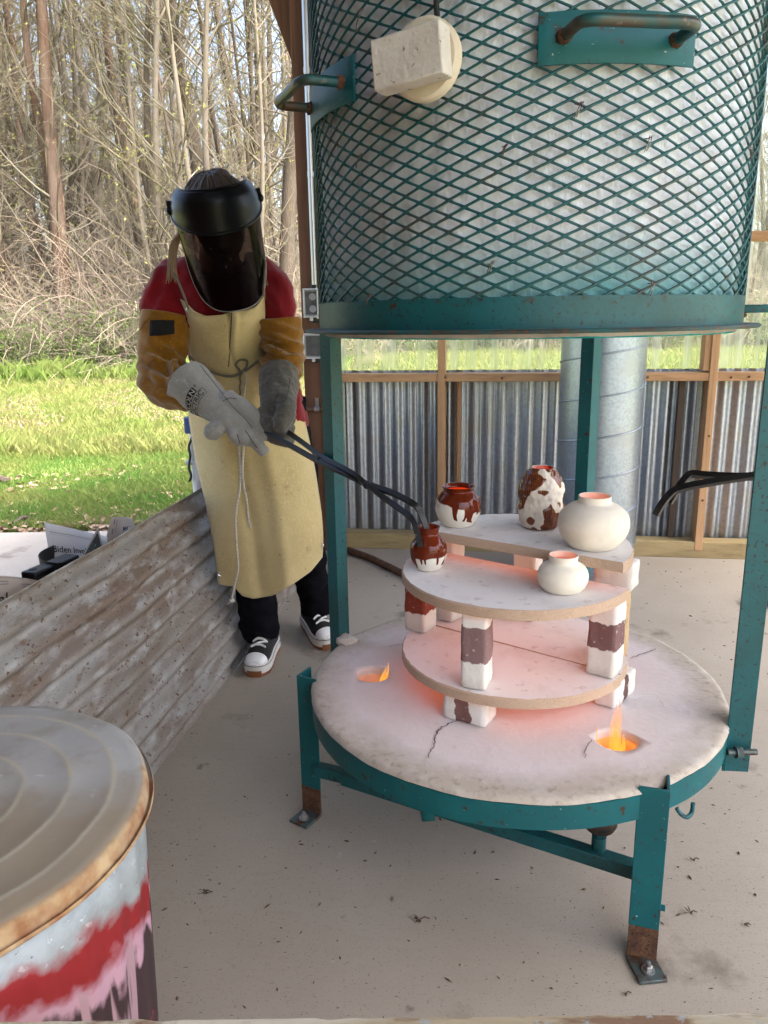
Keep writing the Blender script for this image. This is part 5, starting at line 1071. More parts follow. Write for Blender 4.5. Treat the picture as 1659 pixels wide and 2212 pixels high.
bo = body.build('body', m_skin, pr, remesh=.007, angle=180)
for s in (-1, 1):
    mb = MB(); mb.ball(hp(s*.031, -.070, .010), .0125, 9, MH); e = mb.build('eye', mat('eye_white', (.7, .68, .65), .2), pr)
    mb = MB(); mb.ball(hp(s*.031, -.0795, .006), (.006, .004, .006), 8, MH); i_ = mb.build('iris', mat('dark_iris', (.03, .02, .015), .15), pr); i_.parent = e
    mb = MB(); mb.tube(cr([hp(s*.014, -.088, .030), hp(s*.032, -.086, .036), hp(s*.05, -.072, .031)], 4), [.0035]*9, 6); mb.build('eyebrow', m_hair, pr)
mb = MB(); mb.tube(cr([hp(-.022, -.083, -.062), hp(-.008, -.0925, -.059), hp(0, -.0925, -.061), hp(.008, -.0925, -.059), hp(.022, -.083, -.062)], 4), [.002] + [.0042]*15 + [.002], 8); mb.tube(cr([hp(-.02, -.083, -.065), hp(0, -.0935, -.069), hp(.02, -.083, -.065)], 5), [.002] + [.005]*9 + [.002], 8); mb.build('lips', m_lip, pr)
# ---- hair: cap of locks, flyaways, fair ends hanging beside the shield
mb = MB(); rh = random.Random(11)
rings = []
for i in range(1, 15):
    th = PI*.62*i/14; rings.append([hp(.090*math.sin(th)*math.cos(2*PI*k/36)*(1 + .04*noise.noise(Vector((k*.9, i*.4, 1)))), .018 + .104*math.sin(th)*math.sin(2*PI*k/36)*(1 + .04*noise.noise(Vector((k*.9, i*.4, 4)))), .018 + .100*math.cos(th)) for k in range(36)])
mb.loft(rings, True)
for k in range(150):
    a = rh.uniform(0, 2*PI); rr = rh.uniform(0, 1); s = hp(.045*math.cos(a)*rr, .03 + .05*math.sin(a)*rr, .116 + rh.uniform(-.004, .005)); pts = [s]
    for i in range(1, 7):
        th = .25*i + rr*.1; pts.append(hp(.094*math.sin(min(th, 1.75))*math.cos(a) + rh.uniform(-.004, .004), .018 + .108*math.sin(min(th, 1.75))*math.sin(a) + rh.uniform(-.004, .004), .020 + .103*math.cos(th) + rh.uniform(-.003, .003)))
    mb.tube(cr(pts, 2), [.004]*12 + [.0015], 5)
mb.ball(hp(.02, .06, .100), (.04, .035, .024), 8, MH)
for k in range(9):
    a = rh.uniform(0, 2*PI); b = hp(.03*math.cos(a)*2, .05 + .025*math.sin(a), .112); mb.tube(cr([b, b + hu*rh.uniform(.008, .02) + hx*rh.uniform(-.015, .015), b + hu*rh.uniform(-.006, .008) + hx*rh.uniform(-.03, .03)], 3), [.0008]*6 + [.0004], 4)
mb.build('hair', m_hair, pr, angle=180)
hl = (MB(), MB())
for k in range(46):
    s = -1 if k % 2 else 1; mb = hl[k % 2]; o = rh.uniform(0, 1); top = hp(s*(.082 + rh.uniform(-.004, .004)), .01 + .05*o, .0)
    if s < 0: pts = [top, J(372 + 14*o, 520, 2.38), J(363 + 16*o, 560 + 8*o, 2.38), J(358 + 26*o + rh.uniform(-4, 4), 600 + rh.uniform(-10, 14), 2.37)]
    else: pts = [top, J(548 + 14*o, 540, 2.40), J(556 + 16*o, 590, 2.40), J(562 + 18*o + rh.uniform(-6, 8), 632 + rh.uniform(-18, 16), 2.385)]
    mb.tube(cr(pts, 4), [.0045]*9 + [.003, .002, .0015, .0008], 5)
for mb in hl: mb.build('hair_ends', m_hair_lt, pr, angle=180, label='fair ends of the hair hanging beside the shield')
# ---- face shield
def brow(phi, v):                                        # v 0 top edge .. 1 brim
    zt = .094 + .004*math.cos(phi); zb = -.012 + .044*(abs(phi)/R(100))**2.0; z = lerp(zt, zb, v)
    r_ = interp(v, [0, .06, .25, .55, .9, 1], [.094, .099, .113, .121, .124, .127]); f = .02
    return hp(r_*math.sin(phi), f - r_*math.cos(phi)*1.04, z)
mb = MB(); mb.grid([[brow(lerp(-R(100), R(100), i/48), j/14) for j in range(15)] for i in range(49)]); shield = mb.build('face_shield', m_black_pl, pr, solid=.003, angle=180)
mb = MB(); mb.tube([brow(lerp(-R(100), R(100), i/48), 1.0) for i in range(49)], .0038, 8); c = mb.build('brim', m_black_pl, pr); c.parent = shield
mb = MB(); mb.tube([brow(lerp(-R(96), R(96), i/48), .0) for i in range(49)], .0028, 8); c = mb.build('top_lip', m_black_pl, pr); c.parent = shield
def vis(phi, v):
    zt = .0 + .030*(abs(phi)/R(96))**2; zb = -.240 + .213*(abs(phi)/R(96))**3.0; z = lerp(zt, zb, v); r_ = .121 - .005*v
    return hp(r_*math.sin(phi), .02 - r_*math.cos(phi)*1.04 + .012*v*v, z)
m_vis = bpy.data.materials.new('smoked_visor'); m_vis.use_nodes = True; N = m_vis.node_tree.nodes; L = m_vis.node_tree.links; P = N['Principled BSDF']; P.inputs['Base Color'].default_value = (.006, .005, .005, 1); P.inputs['Roughness'].default_value = .2; P.inputs['Specular IOR Level'].default_value = .15
tr = N.new('ShaderNodeBsdfTransparent'); tr.inputs['Color'].default_value = (.11, .075, .07, 1); mx = N.new('ShaderNodeMixShader'); mx.inputs[0].default_value = .35
v, x, y, z = xyz(m_vis); sc_ = step(m_vis, noise_node(m_vis, v, 70, 3, (1, 1, .5)), .705, .73); mask_mix(m_vis, sc_, (.28, .26, .26)); L.new(math_node(N, L, 'MAXIMUM', .35, math_node(N, L, 'MULTIPLY', sc_, .6)), mx.inputs[0])
L.new(tr.outputs[0], mx.inputs[1]); L.new(P.outputs[0], mx.inputs[2]); L.new(mx.outputs[0], N['Material Output'].inputs['Surface'])
mb = MB(); mb.grid([[vis(lerp(-R(96), R(96), i/60), j/20) for j in range(21)] for i in range(61)]); c = mb.build('visor', m_vis, pr, angle=180); c.parent = shield
mb = MB(); mb.tube([vis(lerp(-R(95.5), R(95.5), i/70), 1.0) for i in range(71)], .0017, 6); c = mb.build('visor_edge', mat('visor_edge_plastic', (.3, .29, .27), .3), pr); c.parent = shield
for s in (-1, 1):
    mb = MB(); p = hp(s*.129, .03, .035); mb.ball(p, (.011, .013, .013), 8, MH); mb.bar(hp(s*.123, .03, .062), hp(s*.126, .033, .03), .006, .02, hx); c = mb.build('pivot_knob', m_black_pl, pr); c.parent = shield
# ---- red shirt
sh = MB(); torso(sh, .012, False); chain(sh, [(428, 597, 2.465), (390, 606, 2.47), (361, 634, 2.47), (357, 668, 2.455), (356, 706, 2.44)], [.07, .07, .067, .067, .05], 26); chain(sh, [(522, 593, 2.465), (558, 602, 2.47), (588, 630, 2.47), (600, 668, 2.46), (604, 712, 2.455)], [.07, .07, .066, .063, .046], 26)
chain(sh, [(600, 740, 2.58), (606, 790, 2.60), (610, 830, 2.62), (606, 856, 2.63)], [.05, .056, .056, .035])
wrinkle(sh, .011, 11, 3, [(J(340, 640, 2.40), Vector((.8, 0, -.5)), .05, .006, .12), (J(610, 640, 2.40), Vector((.8, 0, .6)), .05, .007, .12)]); crumple(sh.build('shirt', m_red, pr, remesh=.008, angle=180), .07, .02)
# ---- mustard sleeves
def sleeve(pts, rad, seed, folds):
    mb = MB(); P = [J(*p) for p in pts]; RR = [Vector((r_, r_, 0)) for r_ in rad]; mb.tube(cr(P, 16), [(r_.x, r_.y) for r_ in cr(RR, 16)], 56, True); wrinkle(mb, .010, 10, seed, folds); return mb
up_ = Vector((0, 0, 1))
slR = sleeve([(360, 676, 2.45), (354, 730, 2.44), (349, 785, 2.41), (353, 826, 2.365), (384, 838, 2.325), (408, 834, 2.305)], [.078, .0765, .073, .071, .068, .06], 5, [(J(360, 800, 2.32), Vector((.5, .2, .8)), .045, .014, .10), (J(400, 800, 2.32), Vector((.9, 0, .2)), .05, .013, .09)]).build('sleeve', m_must, pr, angle=180, sub=1)
slL = sleeve([(600, 690, 2.46), (606, 730, 2.455), (612, 765, 2.44), (609, 800, 2.385), (604, 832, 2.325)], [.07, .0675, .0655, .065, .058], 9, [(J(600, 770, 2.38), Vector((.25, 0, 1)), .036, .014, .1), (J(606, 810, 2.33), Vector((-.3, 0, 1)), .03, .008, .08)]).build('sleeve', m_must, pr, angle=180, sub=1)
bpy.context.view_layer.update()
def bvh_of(o):
    dg = bpy.context.evaluated_depsgraph_get(); ev = o.evaluated_get(dg); me = ev.to_mesh(); vs = [o.matrix_world @ v.co for v in me.vertices]; fs = [tuple(p.vertices) for p in me.polygons]; ev.to_mesh_clear(); return BVHTree.FromPolygons(vs, fs)
def on_surf(bv, x, y, eps):                              # survey: where the sight line meets a modelled surface
    o = Vector((0, 0, CAM_H)); d = ray(x, y).normalized(); h = bv.ray_cast(o, d)
    if h[0] is None: return None
    n_ = h[1] if h[1].dot(d) < 0 else -h[1]; return h[0] + n_*eps
bvR = bvh_of(slR)
mb = MB(); q = [(326, 692), (376, 691), (375, 722), (324, 727)]; rows = []
for j in range(7):
    rows.append([on_surf(bvR, lerp(lerp(q[0][0], q[1][0], i/8), lerp(q[3][0], q[2][0], i/8), j/6), lerp(lerp(q[0][1], q[1][1], i/8), lerp(q[3][1], q[2][1], i/8), j/6), .004) for i in range(9)])
if all(p for r_ in rows for p in r_): c = mb.grid(rows).build('black_patch', mat('black_hook_patch', (.004, .004, .006), .9, 0, bump=[(600, 2, .3, .001)]), pr, solid=.002, angle=180); c.parent = slR
for pts in ([(412, 683), (360, 680), (320, 690), (304, 712)], [(345, 775), (362, 800), (372, 835), (375, 862)], [(320, 790), (345, 762), (375, 757), (405, 765)]):
    P = [on_surf(bvR, p.x, p.y, .001) for p in cr([(a, b, 0) for a, b in pts], 6)]
    P = [p for p in P if p]; 
    if len(P) > 3: mb = MB(); mb.tube(P, .0016, 6); c = mb.build('seam', m_must_seam, pr); c.parent = slR
bvL = bvh_of(slL)
for pts in ([(578, 700), (590, 730), (602, 765)], [(570, 758), (590, 765), (615, 757), (633, 762)], [(563, 800), (590, 785), (615, 785), (640, 800)]):
    P = [on_surf(bvL, p.x, p.y, .001) for p in cr([(a, b, 0) for a, b in pts], 6)]; P = [p for p in P if p]
    if len(P) > 3: mb = MB(); mb.tube(P, .0016, 6); c = mb.build('seam', m_must_seam, pr); c.parent = slL
# ---- gloves
gr = MB()
CUF = [(402, 824, 2.305), (436, 852, 2.272), (474, 882, 2.235), (512, 908, 2.205), (534, 924, 2.19)]
chain(gr, CUF, [.072, .062, (.052, .046), (.052, .036), (.044, .03)], 26)
chain(gr, [(520, 914, 2.185), (545, 944, 2.155), (562, 966, 2.14), (575, 981, 2.135)], [.021, .0195, .018, .0145], 14)                 # index along the tongs
chain(gr, [(490, 862, 2.225), (522, 880, 2.20), (552, 903, 2.178), (570, 930, 2.165), (578, 950, 2.16)], [.03, .026, .0225, .019, .013], 14)      # thumb on top of the rod
chain(gr, [(512, 920, 2.185), (530, 944, 2.15), (538, 952, 2.165), (546, 944, 2.19)], [.021, .02, .018, .015], 14)                    # middle, curled
chain(gr, [(500, 918, 2.19), (510, 943, 2.155), (520, 950, 2.17), (530, 942, 2.195)], [.021, .02, .018, .015], 14)                    # ring, curled
chain(gr, [(486, 912, 2.20), (466, 928, 2.175), (456, 934, 2.18), (466, 940, 2.20)], [.024, .024, .022, .018], 14)                    # little finger, doubled back
gR = crumple(gr.build('glove', m_glove, pr, remesh=.0034, angle=180), .03, .006)
gl = MB()
chain(gl, [(603, 806, 2.35), (602, 840, 2.30), (601, 872, 2.245), (600, 900, 2.205), (600, 916, 2.19)], [.06, .058, .052, (.052, .04), (.045, .038)], 26)
chain(gl, [(618, 868, 2.20), (618, 888, 2.155), (609, 912, 2.13), (602, 930, 2.128)], [.03, .028, .026, .019], 14)                   # thumb
for i in range(4):
    chain(gl, [(568 + i*3, 890 + i*12, 2.205), (578 + i*5, 912 + i*11, 2.155), (606 + i*5, 926 + i*9, 2.135 + .006*i), (630 - i*2, 920 + i*8, 2.165)], [.021, .02, .0185, .016], 14)
gL = gl.build('glove', m_glove_dk, pr, remesh=.0034, angle=180, label='darker soiled glove gripping the other handle'); crumple(gL, .028, .008)
bpy.context.view_layer.update(); bG = bvh_of(gR); bGL = bvh_of(gL)
def seam_crease_on(bv, pts, parent, r_=.0009, m=None):  # dark lines for stitched seams, also for painted crease shade
    P = [on_surf(bv, p.x, p.y, .0006) for p in cr([(a, b, 0) for a, b in pts], 6)]; P = [p for p in P if p]
    if len(P) > 3: mb = MB(); mb.tube(P, r_, 6); c = mb.build('seam', m or mat('dark_seam_crease', (.06, .056, .05), .9), pr); c.parent = parent
seam_crease_on(bG, [(433, 790), (458, 822), (482, 852), (505, 880), (530, 905), (545, 925)], gR); seam_crease_on(bG, [(482, 866), (497, 860), (512, 862)], gR)
seam_crease_on(bG, [(530, 930), (542, 948), (556, 968)], gR, .0012); seam_crease_on(bG, [(512, 938), (516, 950), (518, 958)], gR, .0012); seam_crease_on(bGL, [(575, 915), (590, 932), (612, 945)], gL, .0012); seam_crease_on(bGL, [(568, 880), (585, 872), (605, 868), (618, 862), (624, 835), (626, 818)], gL); seam_crease_on(bGL, [(580, 880), (583, 905), (590, 930)], gL)  # the thicker dark lines paint shade into the creases between the fingers
A0, A1 = J(*CUF[0]), J(*CUF[2]); ax = (A1 - A0).normalized(); toc = (Vector((0, 0, CAM_H)) - A0); toc = (toc - ax*toc.dot(ax)).normalized(); sd = ax.cross(toc).normalized()
if sd.z > 0: sd = -sd                                    # towards the lower edge of the cuff
def cuff(s, ang):
    c = A0 + ax*s; d = toc*math.cos(ang) + sd*math.sin(ang); h = bG.ray_cast(c, d)
    return (h[0] if h[0] else c + d*.06) + d*.0011
def cuff_text(txt, a0, a1, s0, hgt, m, name, eps=0.):
    vs, fs = text_mesh(txt, 1, True); x0 = min(p.x for p in vs); x1 = max(p.x for p in vs); y1 = max(p.y for p in vs); c = A0
    mb = MB(); mb.add([cuff(s0 - hgt*p.y/y1, lerp(a0, a1, (p.x - x0)/(x1 - x0))) + toc*eps for p in vs], fs); g = mb.build(name, m, pr, smooth=False); g.parent = gR
def cuff_patch(a0, a1, s0, s1_, m, name):
    mb = MB(); mb.grid([[cuff(lerp(s0, s1_, j/4), lerp(a0, a1, i/24)) for j in range(5)] for i in range(25)]); g = mb.build(name, m, pr, smooth=False); g.parent = gR
m_wht = mat('white_print', (.45, .44, .42), .85)
SB = .094
cuff_patch(R(108), R(2), SB - .021, SB, m_ink, 'printed_block'); cuff_text('LINCOLN', R(104), R(6), SB - .0025, .016, m_wht, 'lettering', .0007)
cuff_text('ELECTRIC', R(96), R(-8), SB + .0185, .0145, m_ink, 'lettering', .0002); cuff_text('®', R(-2), R(-9), SB - .013, .007, m_ink, 'registered_mark', .0002)
mb = MB(); fr = [cuff(SB + .001, R(2)), cuff(SB + .002, R(-14)), cuff(SB + .012, R(-17)), cuff(SB + .0215, R(-14))] + [cuff(SB + .0225, a) for a in [R(-8 + 12*i) for i in range(10)]]; mb.tube(fr, .0007, 5); g = mb.build('printed_outline', m_ink, pr); g.parent = gR
# ---- apron
ROWS = [([(390, 646), (402, 655), (420, 674), (445, 683), (480, 680), (500, 674), (530, 671), (553, 662), (566, 645), (570, 632)], 2.352, .05), ([(406, 690), (450, 698), (500, 696), (540, 692), (572, 680)], 2.345, .06), ([(409, 745), (500, 750), (568, 745)], 2.37, .085), ([(414, 788), (500, 800), (590, 790)], 2.41, .11), ([(406, 850), (515, 855), (640, 850)], 2.455, .15), ([(409, 905), (530, 915), (658, 910)], 2.46, .17), ([(423, 994), (545, 1000), (677, 998)], 2.45, .15), ([(441, 1072), (560, 1082), (691, 1085)], 2.43, .12), ([(458, 1155), (570, 1165), (697, 1145)], 2.425, .10), ([(466, 1212), (520, 1226), (560, 1232), (620, 1218), (697, 1180)], 2.43, .085), ([(472, 1262), (506, 1267), (524, 1287), (548, 1293), (590, 1286), (636, 1259), (671, 1234), (696, 1203)], 2.44, .08)]
def row_at(i):
    pts, yc, k = ROWS[i]; seg = [0]
    for a, b in zip(pts, pts[1:]): seg.append(seg[-1] + math.hypot(b[0] - a[0], b[1] - a[1]))
    return pts, [s/seg[-1] for s in seg], yc, k
NU, NV = 44, 8; AP = []
RW = [row_at(i) for i in range(len(ROWS))]
def ap_px(t, u):
    i = min(int(t), len(RW) - 2); f = t - i
    def pt(r_): return Vector((interp(u, r_[1], [p[0] for p in r_[0]]), interp(u, r_[1], [p[1] for p in r_[0]]), 0))
    def idx(j): return RW[max(0, min(len(RW) - 1, j))]
    a, b, c, d = (idx(i + k) for k in (-1, 0, 1, 2)); pa, pb, pc, pd = pt(a), pt(b), pt(c), pt(d)
    q = .5*((2*pb) + (pc - pa)*f + (2*pa - 5*pb + 4*pc - pd)*f*f + (3*pb - pa - 3*pc + pd)*f**3)
    yc = lerp(b[2], c[2], f); k = lerp(b[3], c[3], f); w = 2*u - 1
    Y = yc + k*abs(w)**2.2
    if t < 3.6: Y += (.026*math.exp(-((u - .55)/.022)**2) - .012*math.exp(-((u - .61)/.04)**2))*(1 - t/4.6)                # crease down the bib
    if t > 3.2: s = min(1, (t - 3.2)/2); Y += s*(.008*math.sin(u*9 + .5*t) + .012*math.exp(-((u - .30 - .01*t)/.06)**2) - .01*math.exp(-((u - .62)/.07)**2))
    Y += .004*noise.noise(Vector((u*5, t*1.1, 2)))
    return q.x, q.y, Y
def ap(t, u, eps=0.): x, y, Y = ap_px(t, u); return at(x, y, Y - eps)
T_ = len(ROWS) - 1
mb = MB(); mb.grid([[ap(T_*j/(T_*NV), i/NU) if False else ap(j/NV, i/NU) for i in range(NU + 1)] for j in range(T_*NV + 1)]); apron = mb.build('apron', m_apron, pr, solid=.004, angle=180)
bpy.context.view_layer.update(); bA = bvh_of(apron)
def cord(pts, r_, m, name='cord', eps=.006, par=apron, on=True):
    P = []
    for p in cr([(a, b, 0) for a, b in pts], 7):
        q = on_surf(bA, p.x, p.y, eps) if on else None
        if q is None: q = J(p.x, p.y, P and (P[-1].y) or 2.36)
        P.append(q)
    for _ in range(2): P = [P[0]] + [(P[i-1] + P[i]*2 + P[i+1])/4 for i in range(1, len(P) - 1)] + [P[-1]]
    mb = MB(); mb.tube(P, r_, 8); c = mb.build(name, m, pr); c.parent = par; return P
cord([(412, 768), (445, 795), (494, 811), (526, 801), (553, 780), (575, 765)], .0042, m_cord_dk, 'waist_cord')
cord([(520, 800), (511, 785), (517, 776), (532, 778), (530, 792), (522, 802), (518, 830), (520, 848), (512, 860), (511, 900)], .0034, m_cord_dk, 'bow'); cord([(524, 800), (531, 815), (529, 840), (524, 880)], .003, m_cord, 'bow')
cord([(515, 870), (518, 915), (519, 961), (520.6, 1035), (511, 1108), (513, 1175), (516.5, 1227), (505, 1276), (500, 1297)], .0036, m_cord); cord([(527, 870), (528, 915), (527.5, 961), (526, 1035), (534.5, 1080), (538, 1115), (543, 1140)], .0036, m_cord)
k = J(500, 1297, 2.41); mb = MB(); mb.ball(k, (.009, .009, .008), 7); mb.tube([k, k + Vector((-.014, 0, -.014))], [.004, .001], 6); mb.tube([k, k + Vector((.012, 0, -.004))], [.003, .001], 6); c = mb.build('cord_knot', m_cord, pr); c.parent = apron
for (x, y) in ((407, 669), (476, 1240), (694, 1178)):
    q = on_surf(bA, x, y, .001)
    if q: mb = MB(); mb.lathe([(.004, 0), (.007, .0015), (.0085, 0)], (0, 0, 0), 16); Mq = Matrix.Translation(q) @ Matrix.Rotation(R(90), 4, 'X'); mb.v = [Mq @ p for p in mb.v]; c = mb.build('grommet', m_eyelet, pr); c.parent = apron
mb = MB(); mb.tube(cr([J(407, 667, 2.365), J(398, 640, 2.35), J(386, 610, 2.36), J(374, 585, 2.38), J(368, 565, 2.40)], 5), .0035, 7); mb.tube(cr([J(569, 640, 2.375), J(570, 618, 2.365), J(572, 590, 2.37), J(573, 565, 2.38), J(560, 545, 2.40)], 5), .0035, 7); c = mb.build('neck_cord', mat('strap_cord', (.2, .17, .13), .9), pr); c.parent = apron
# ---- jeans
jn = MB(); jn.loft([ering(J(*p), a, b, LAT, Vector((0, -.1, 1))) for p, a, b in (((556, 860, 2.66), .168, .125), ((556, 900, 2.67), .174, .13), ((556, 950, 2.67), .172, .13))], True)
chain(jn, LEGR[:4] + [(560, 1335, 2.60), (566, 1376, 2.60)], [.10, .095, .082, .073, .070, .064], 26); chain(jn, LEGL[:4] + [(678, 1270, 2.77), (684, 1314, 2.80)], [.10, .095, .08, .070, .066, .062], 26)
wrinkle(jn, .009, 9, 6, [(J(545, 1320, 2.50), Vector((.5, 0, 1)), .06, .009, .12), (J(672, 1255, 2.65), Vector((-.5, 0, 1)), .06, .009, .12), (J(555, 1375, 2.55), Vector((.3, 0, 1)), .035, .006, .09), (J(680, 1310, 2.75), Vector((-.3, 0, 1)), .035, .006, .09)]); crumple(jn.build('jeans', m_jean, pr, remesh=.008, angle=180), .05, .013)
# ---- sneakers
def shoe(toe, heel, lift=0.):
    toe = Vector((toe.x, toe.y, 0)); heel = Vector((heel.x, heel.y, 0)); d = (toe - heel).normalized(); s = Vector((d.y, -d.x, 0)); LEN = .272; KW = .84; org = toe - d*LEN
    def W(p): return org + s*p[0] + d*p[1] + Vector((0, 0, p[2] + lift*max(0, 1 - p[1]/.17)**1.2))
    def hw(y): return KW*interp(y, [0, .012, .04, .10, .15, .20, .235, .258, .268, .272], [.012, .026, .036, .0375, .044, .052, .050, .038, .022, .008])
    ys = [0, .004, .012, .025, .04, .07, .10, .13, .16, .19, .215, .235, .25, .26, .267, .272]
    def outline(g, z):
        return [W((hw(y) + g, y, z)) for y in ys] + [W((-hw(y) - g, y, z)) for y in ys[::-1]]
    mb = MB(); mb.loft([outline(.003, .012), outline(.006, .022), outline(.002, .034), outline(.004, .042), outline(-.003, .047)], True); so = mb.build('sneaker', m_white_rub, pr, angle=50)
    mb = MB(); mb.loft([outline(-.001, .001), outline(.004, .004), outline(.0045, .013), outline(.002, .0145)], True); c = mb.build('outsole', m_gum, pr, angle=50); c.parent = so
    mb = MB(); mb.loft([[W((x, .266 + .009*(1 - (x/.034)**2), z)) for x in (-.026, -.013, 0, .013, .026)] + [W((x, .262 + .004*(1 - (x/.034)**2), z)) for x in (.026, .013, 0, -.013, -.026)] for z in (.002, .018, .024)], True); c = mb.build('toe_bumper', m_gum, pr); c.parent = so
    def sec(y, h, k=.93, n=13):
        w = hw(y)*k; return [W((w*math.cos(PI*i/(n-1))*(1 if i else 1), y, .044 + (h - .044)*math.sin(PI*i/(n-1))**.75)) for i in range(n)]
    hs = lambda y: interp(y, [0, .03, .08, .11, .15, .185, .21, .24, .258, .266, .27], [.10, .118, .122, .124, .112, .097, .086, .073, .063, .055, .047])
    mb = MB(); mb.grid([sec(y, hs(y)) for y in (.004, .015, .03, .05, .08, .11, .14, .165, .19, .21, .225, .238)]); c = mb.build('canvas_upper', m_canvas, pr, angle=180, solid=.002); c.parent = so
    mb = MB(); mb.grid([sec(y, hs(y) + .0015, .95) for y in (.232, .236, .242, .25, .258, .264, .268)]); mb.grid([sec(.268, hs(.268) + .0015, .95), sec(.2695, .047, .8), sec(.2705, .0445, .5), sec(.271, .044, .05)]); c = mb.build('toe_cap', m_toe, pr, angle=180, solid=.002); c.parent = so
    mb = MB(); mb.tube([p + Vector((0, 0, .001)) for p in sec(.232, hs(.232) + .002, .955)], .0022, 6); mb.tube([p for p in outline(.0038, .0405)][3:-3], .0014, 5); c = mb.build('black_trim', m_canvas, pr); c.parent = so
    lc = MB(); ey = MB(); prev = None
    for i, y in enumerate((.126, .152, .178, .204)):
        zt = hs(y) + .002; ww = .024
        def top(x): return W((x, y, .044 + (zt - .044)*(max(0, 1 - (x/(hw(y)*.93))**2))**.375 + .002))
        a, b = top(-ww), top(ww); m_ = W((0, y, zt + .004)); lc.tube(cr([a, top(-ww*.5) + Vector((0, 0, .002)), m_, top(ww*.5) + Vector((0, 0, .002)), b], 4), [(.0022, .0045)]*17, 6)
        if prev: lc.tube(cr([prev[0], W((0, y - .01, zt + .006)), b], 4), [(.002, .004)]*9, 6)
        prev = (a, b)
        for p in (a, b): ey.ball(p, .0042, 5)
    lc.tube(cr([W((-.01, .112, .116)), W((-.035, .118, .112)), W((-.03, .14, .106)), W((-.008, .122, .115))], 5), .002, 5); lc.tube(cr([W((.01, .112, .116)), W((.034, .122, .11)), W((.024, .145, .108)), W((.006, .124, .115))], 5), .002, 5)
    c = lc.build('laces', m_lace, pr); c.parent = so; c = ey.build('eyelets', m_eyelet, pr); c.parent = so
    return so
shoe(onz(549, 1464, 0), onz(592, 1395, 0)); shoe(onz(712, 1404, 0), onz(655, 1345, 0), .018)
# ================================================================ tongs
seam_crease_on(bA, [(501, 676), (500, 700), (498, 730), (496, 760), (494, 792)], apron, .0016)  # dark line down the bib seam, paints the shade of its fold
def tongs(name, label, bars, tip, rod=.0068):
    P0 = bars[0][0][0]; r_ = root(name, label, 'tongs', tuple(P0))
    for pts, rad, flat in bars:
        mb = MB(); Q = cr(pts, 6); n = len(Q); mb.tube(Q, [rad*1.12 if not flat else (rad, rad*.9) for i in range(n)], 4); mb.build('handle_bar', m_black, r_, angle=35)
    return r_
tip_in = Vector((.098, 1.668, .722)); tip_out = Vector((.088, 1.634, .700))
def tp(x, y, Y): return at(x, y, Y)
barA = [tp(515, 893, 2.19), tp(545, 913, 2.175), tp(570, 931, 2.16), tp(630, 964, 2.03), tp(690, 997, 1.90), tp(750, 1025, 1.82), tp(793, 1046, 1.785), tp(850, 1066, 1.735), tp(892, 1088, 1.69), tp(906, 1103, 1.68), tp(915, 1124, 1.672), tp(924, 1150, 1.668)]
barB = [tp(526, 872, 2.235), tp(560, 893, 2.20), tp(618, 931, 2.15), tp(655, 957, 2.02), tp(700, 990, 1.90), tp(760, 1022, 1.81), tp(793, 1048, 1.775), tp(840, 1083, 1.725), tp(878, 1110, 1.675), tp(893, 1126, 1.652), tp(901, 1150, 1.642), tp(909, 1181, 1.634)]
tg = tongs('tongs', 'long black tongs held in both gloves and closed on the rim of the small vase', [(barA, .0075, False), (barB, .0075, False)], None)
mb = MB(); pv = tp(793, 1047, 1.78); mb.ball(pv, (.011, .012, .011), 8); mb.build('pivot', m_black, tg)
for x, y, Y in ((733, 1008, 1.85), (690, 992, 1.905)):
    p = tp(x, y, Y); mb = MB(); mb.ball(p, .0083, 7); mb.build('weld_joint', m_black, tg)
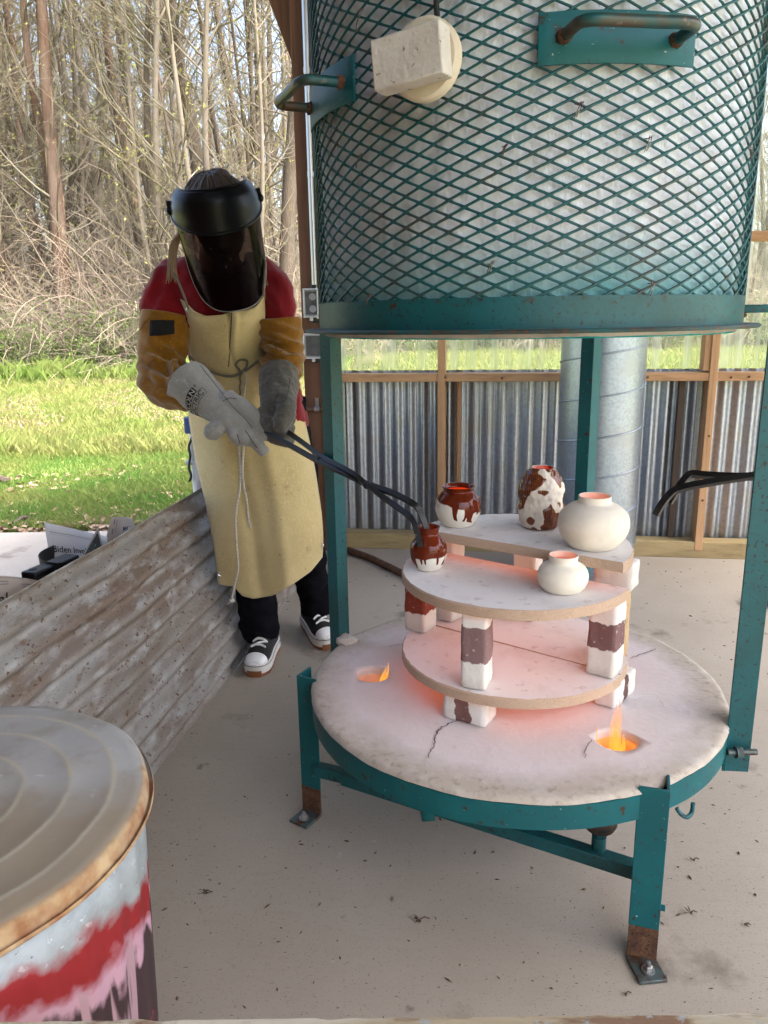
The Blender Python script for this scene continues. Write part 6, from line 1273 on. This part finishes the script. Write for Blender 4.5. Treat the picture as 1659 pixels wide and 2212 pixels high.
barC = [tp(1416, 1113, 1.62), tp(1432, 1086, 1.62), tp(1452, 1063, 1.62), tp(1468, 1056, 1.62), tp(1500, 1048, 1.61), tp(1570, 1036, 1.60), tp(1640, 1026, 1.59), tp(1720, 1016, 1.57), tp(1900, 1000, 1.52)]
barD = [tp(1446, 1086, 1.68), tp(1464, 1056, 1.68), tp(1482, 1032, 1.68), tp(1496, 1024, 1.68), tp(1530, 1027, 1.66), tp(1600, 1030, 1.62), tp(1650, 1028, 1.605), tp(1740, 1030, 1.58), tp(1900, 1036, 1.55)]
t2 = tongs('tongs', 'second pair of black steel tongs reaching in open from the right edge', [(barC, .0105, True), (barD, .0105, True)], None)
mb = MB(); mb.ball(tp(1668, 1024, 1.60), (.014, .01, .014), 8); mb.build('pivot', m_black, t2)
# ================================================================ light
w = bpy.data.worlds.new('World'); SC.world = w; w.use_nodes = True; nt = w.node_tree; bg = nt.nodes['Background']
sky = nt.nodes.new('ShaderNodeTexSky'); sky.sky_type = 'NISHITA'; sky.sun_disc = False
SUN_EL, SUN_AZ = R(60), R(122)                            # azimuth clockwise from +Y: behind and to the right of the camera
sky.sun_elevation = SUN_EL; sky.sun_rotation = SUN_AZ; sky.air_density = 1.0; sky.dust_density = 5.0; sky.ozone_density = .4
nt.links.new(sky.outputs[0], bg.inputs['Color']); bg.inputs['Strength'].default_value = .12
sl = bpy.data.lights.new('sun', 'SUN'); sl.energy = 2.6; sl.angle = R(40); sl.color = (1, .97, .93); so = bpy.data.objects.new('sun', sl); COL.objects.link(so)
d = Vector((math.sin(SUN_AZ)*math.cos(SUN_EL), math.cos(SUN_AZ)*math.cos(SUN_EL), math.sin(SUN_EL))); so.rotation_euler = d.to_track_quat('Z', 'Y').to_euler()
SC.view_settings.view_transform = 'Standard'; SC.view_settings.look = 'None'; SC.view_settings.exposure = 2.75; SC.view_settings.gamma = 1
SC.render.engine = 'CYCLES'; SC.cycles.use_denoising = True; SC.cycles.transparent_max_bounces = 16; SC.cycles.max_bounces = 6; SC.cycles.diffuse_bounces = 3; SC.cycles.glossy_bounces = 3; SC.cycles.use_adaptive_sampling = True; SC.cycles.adaptive_threshold = .03
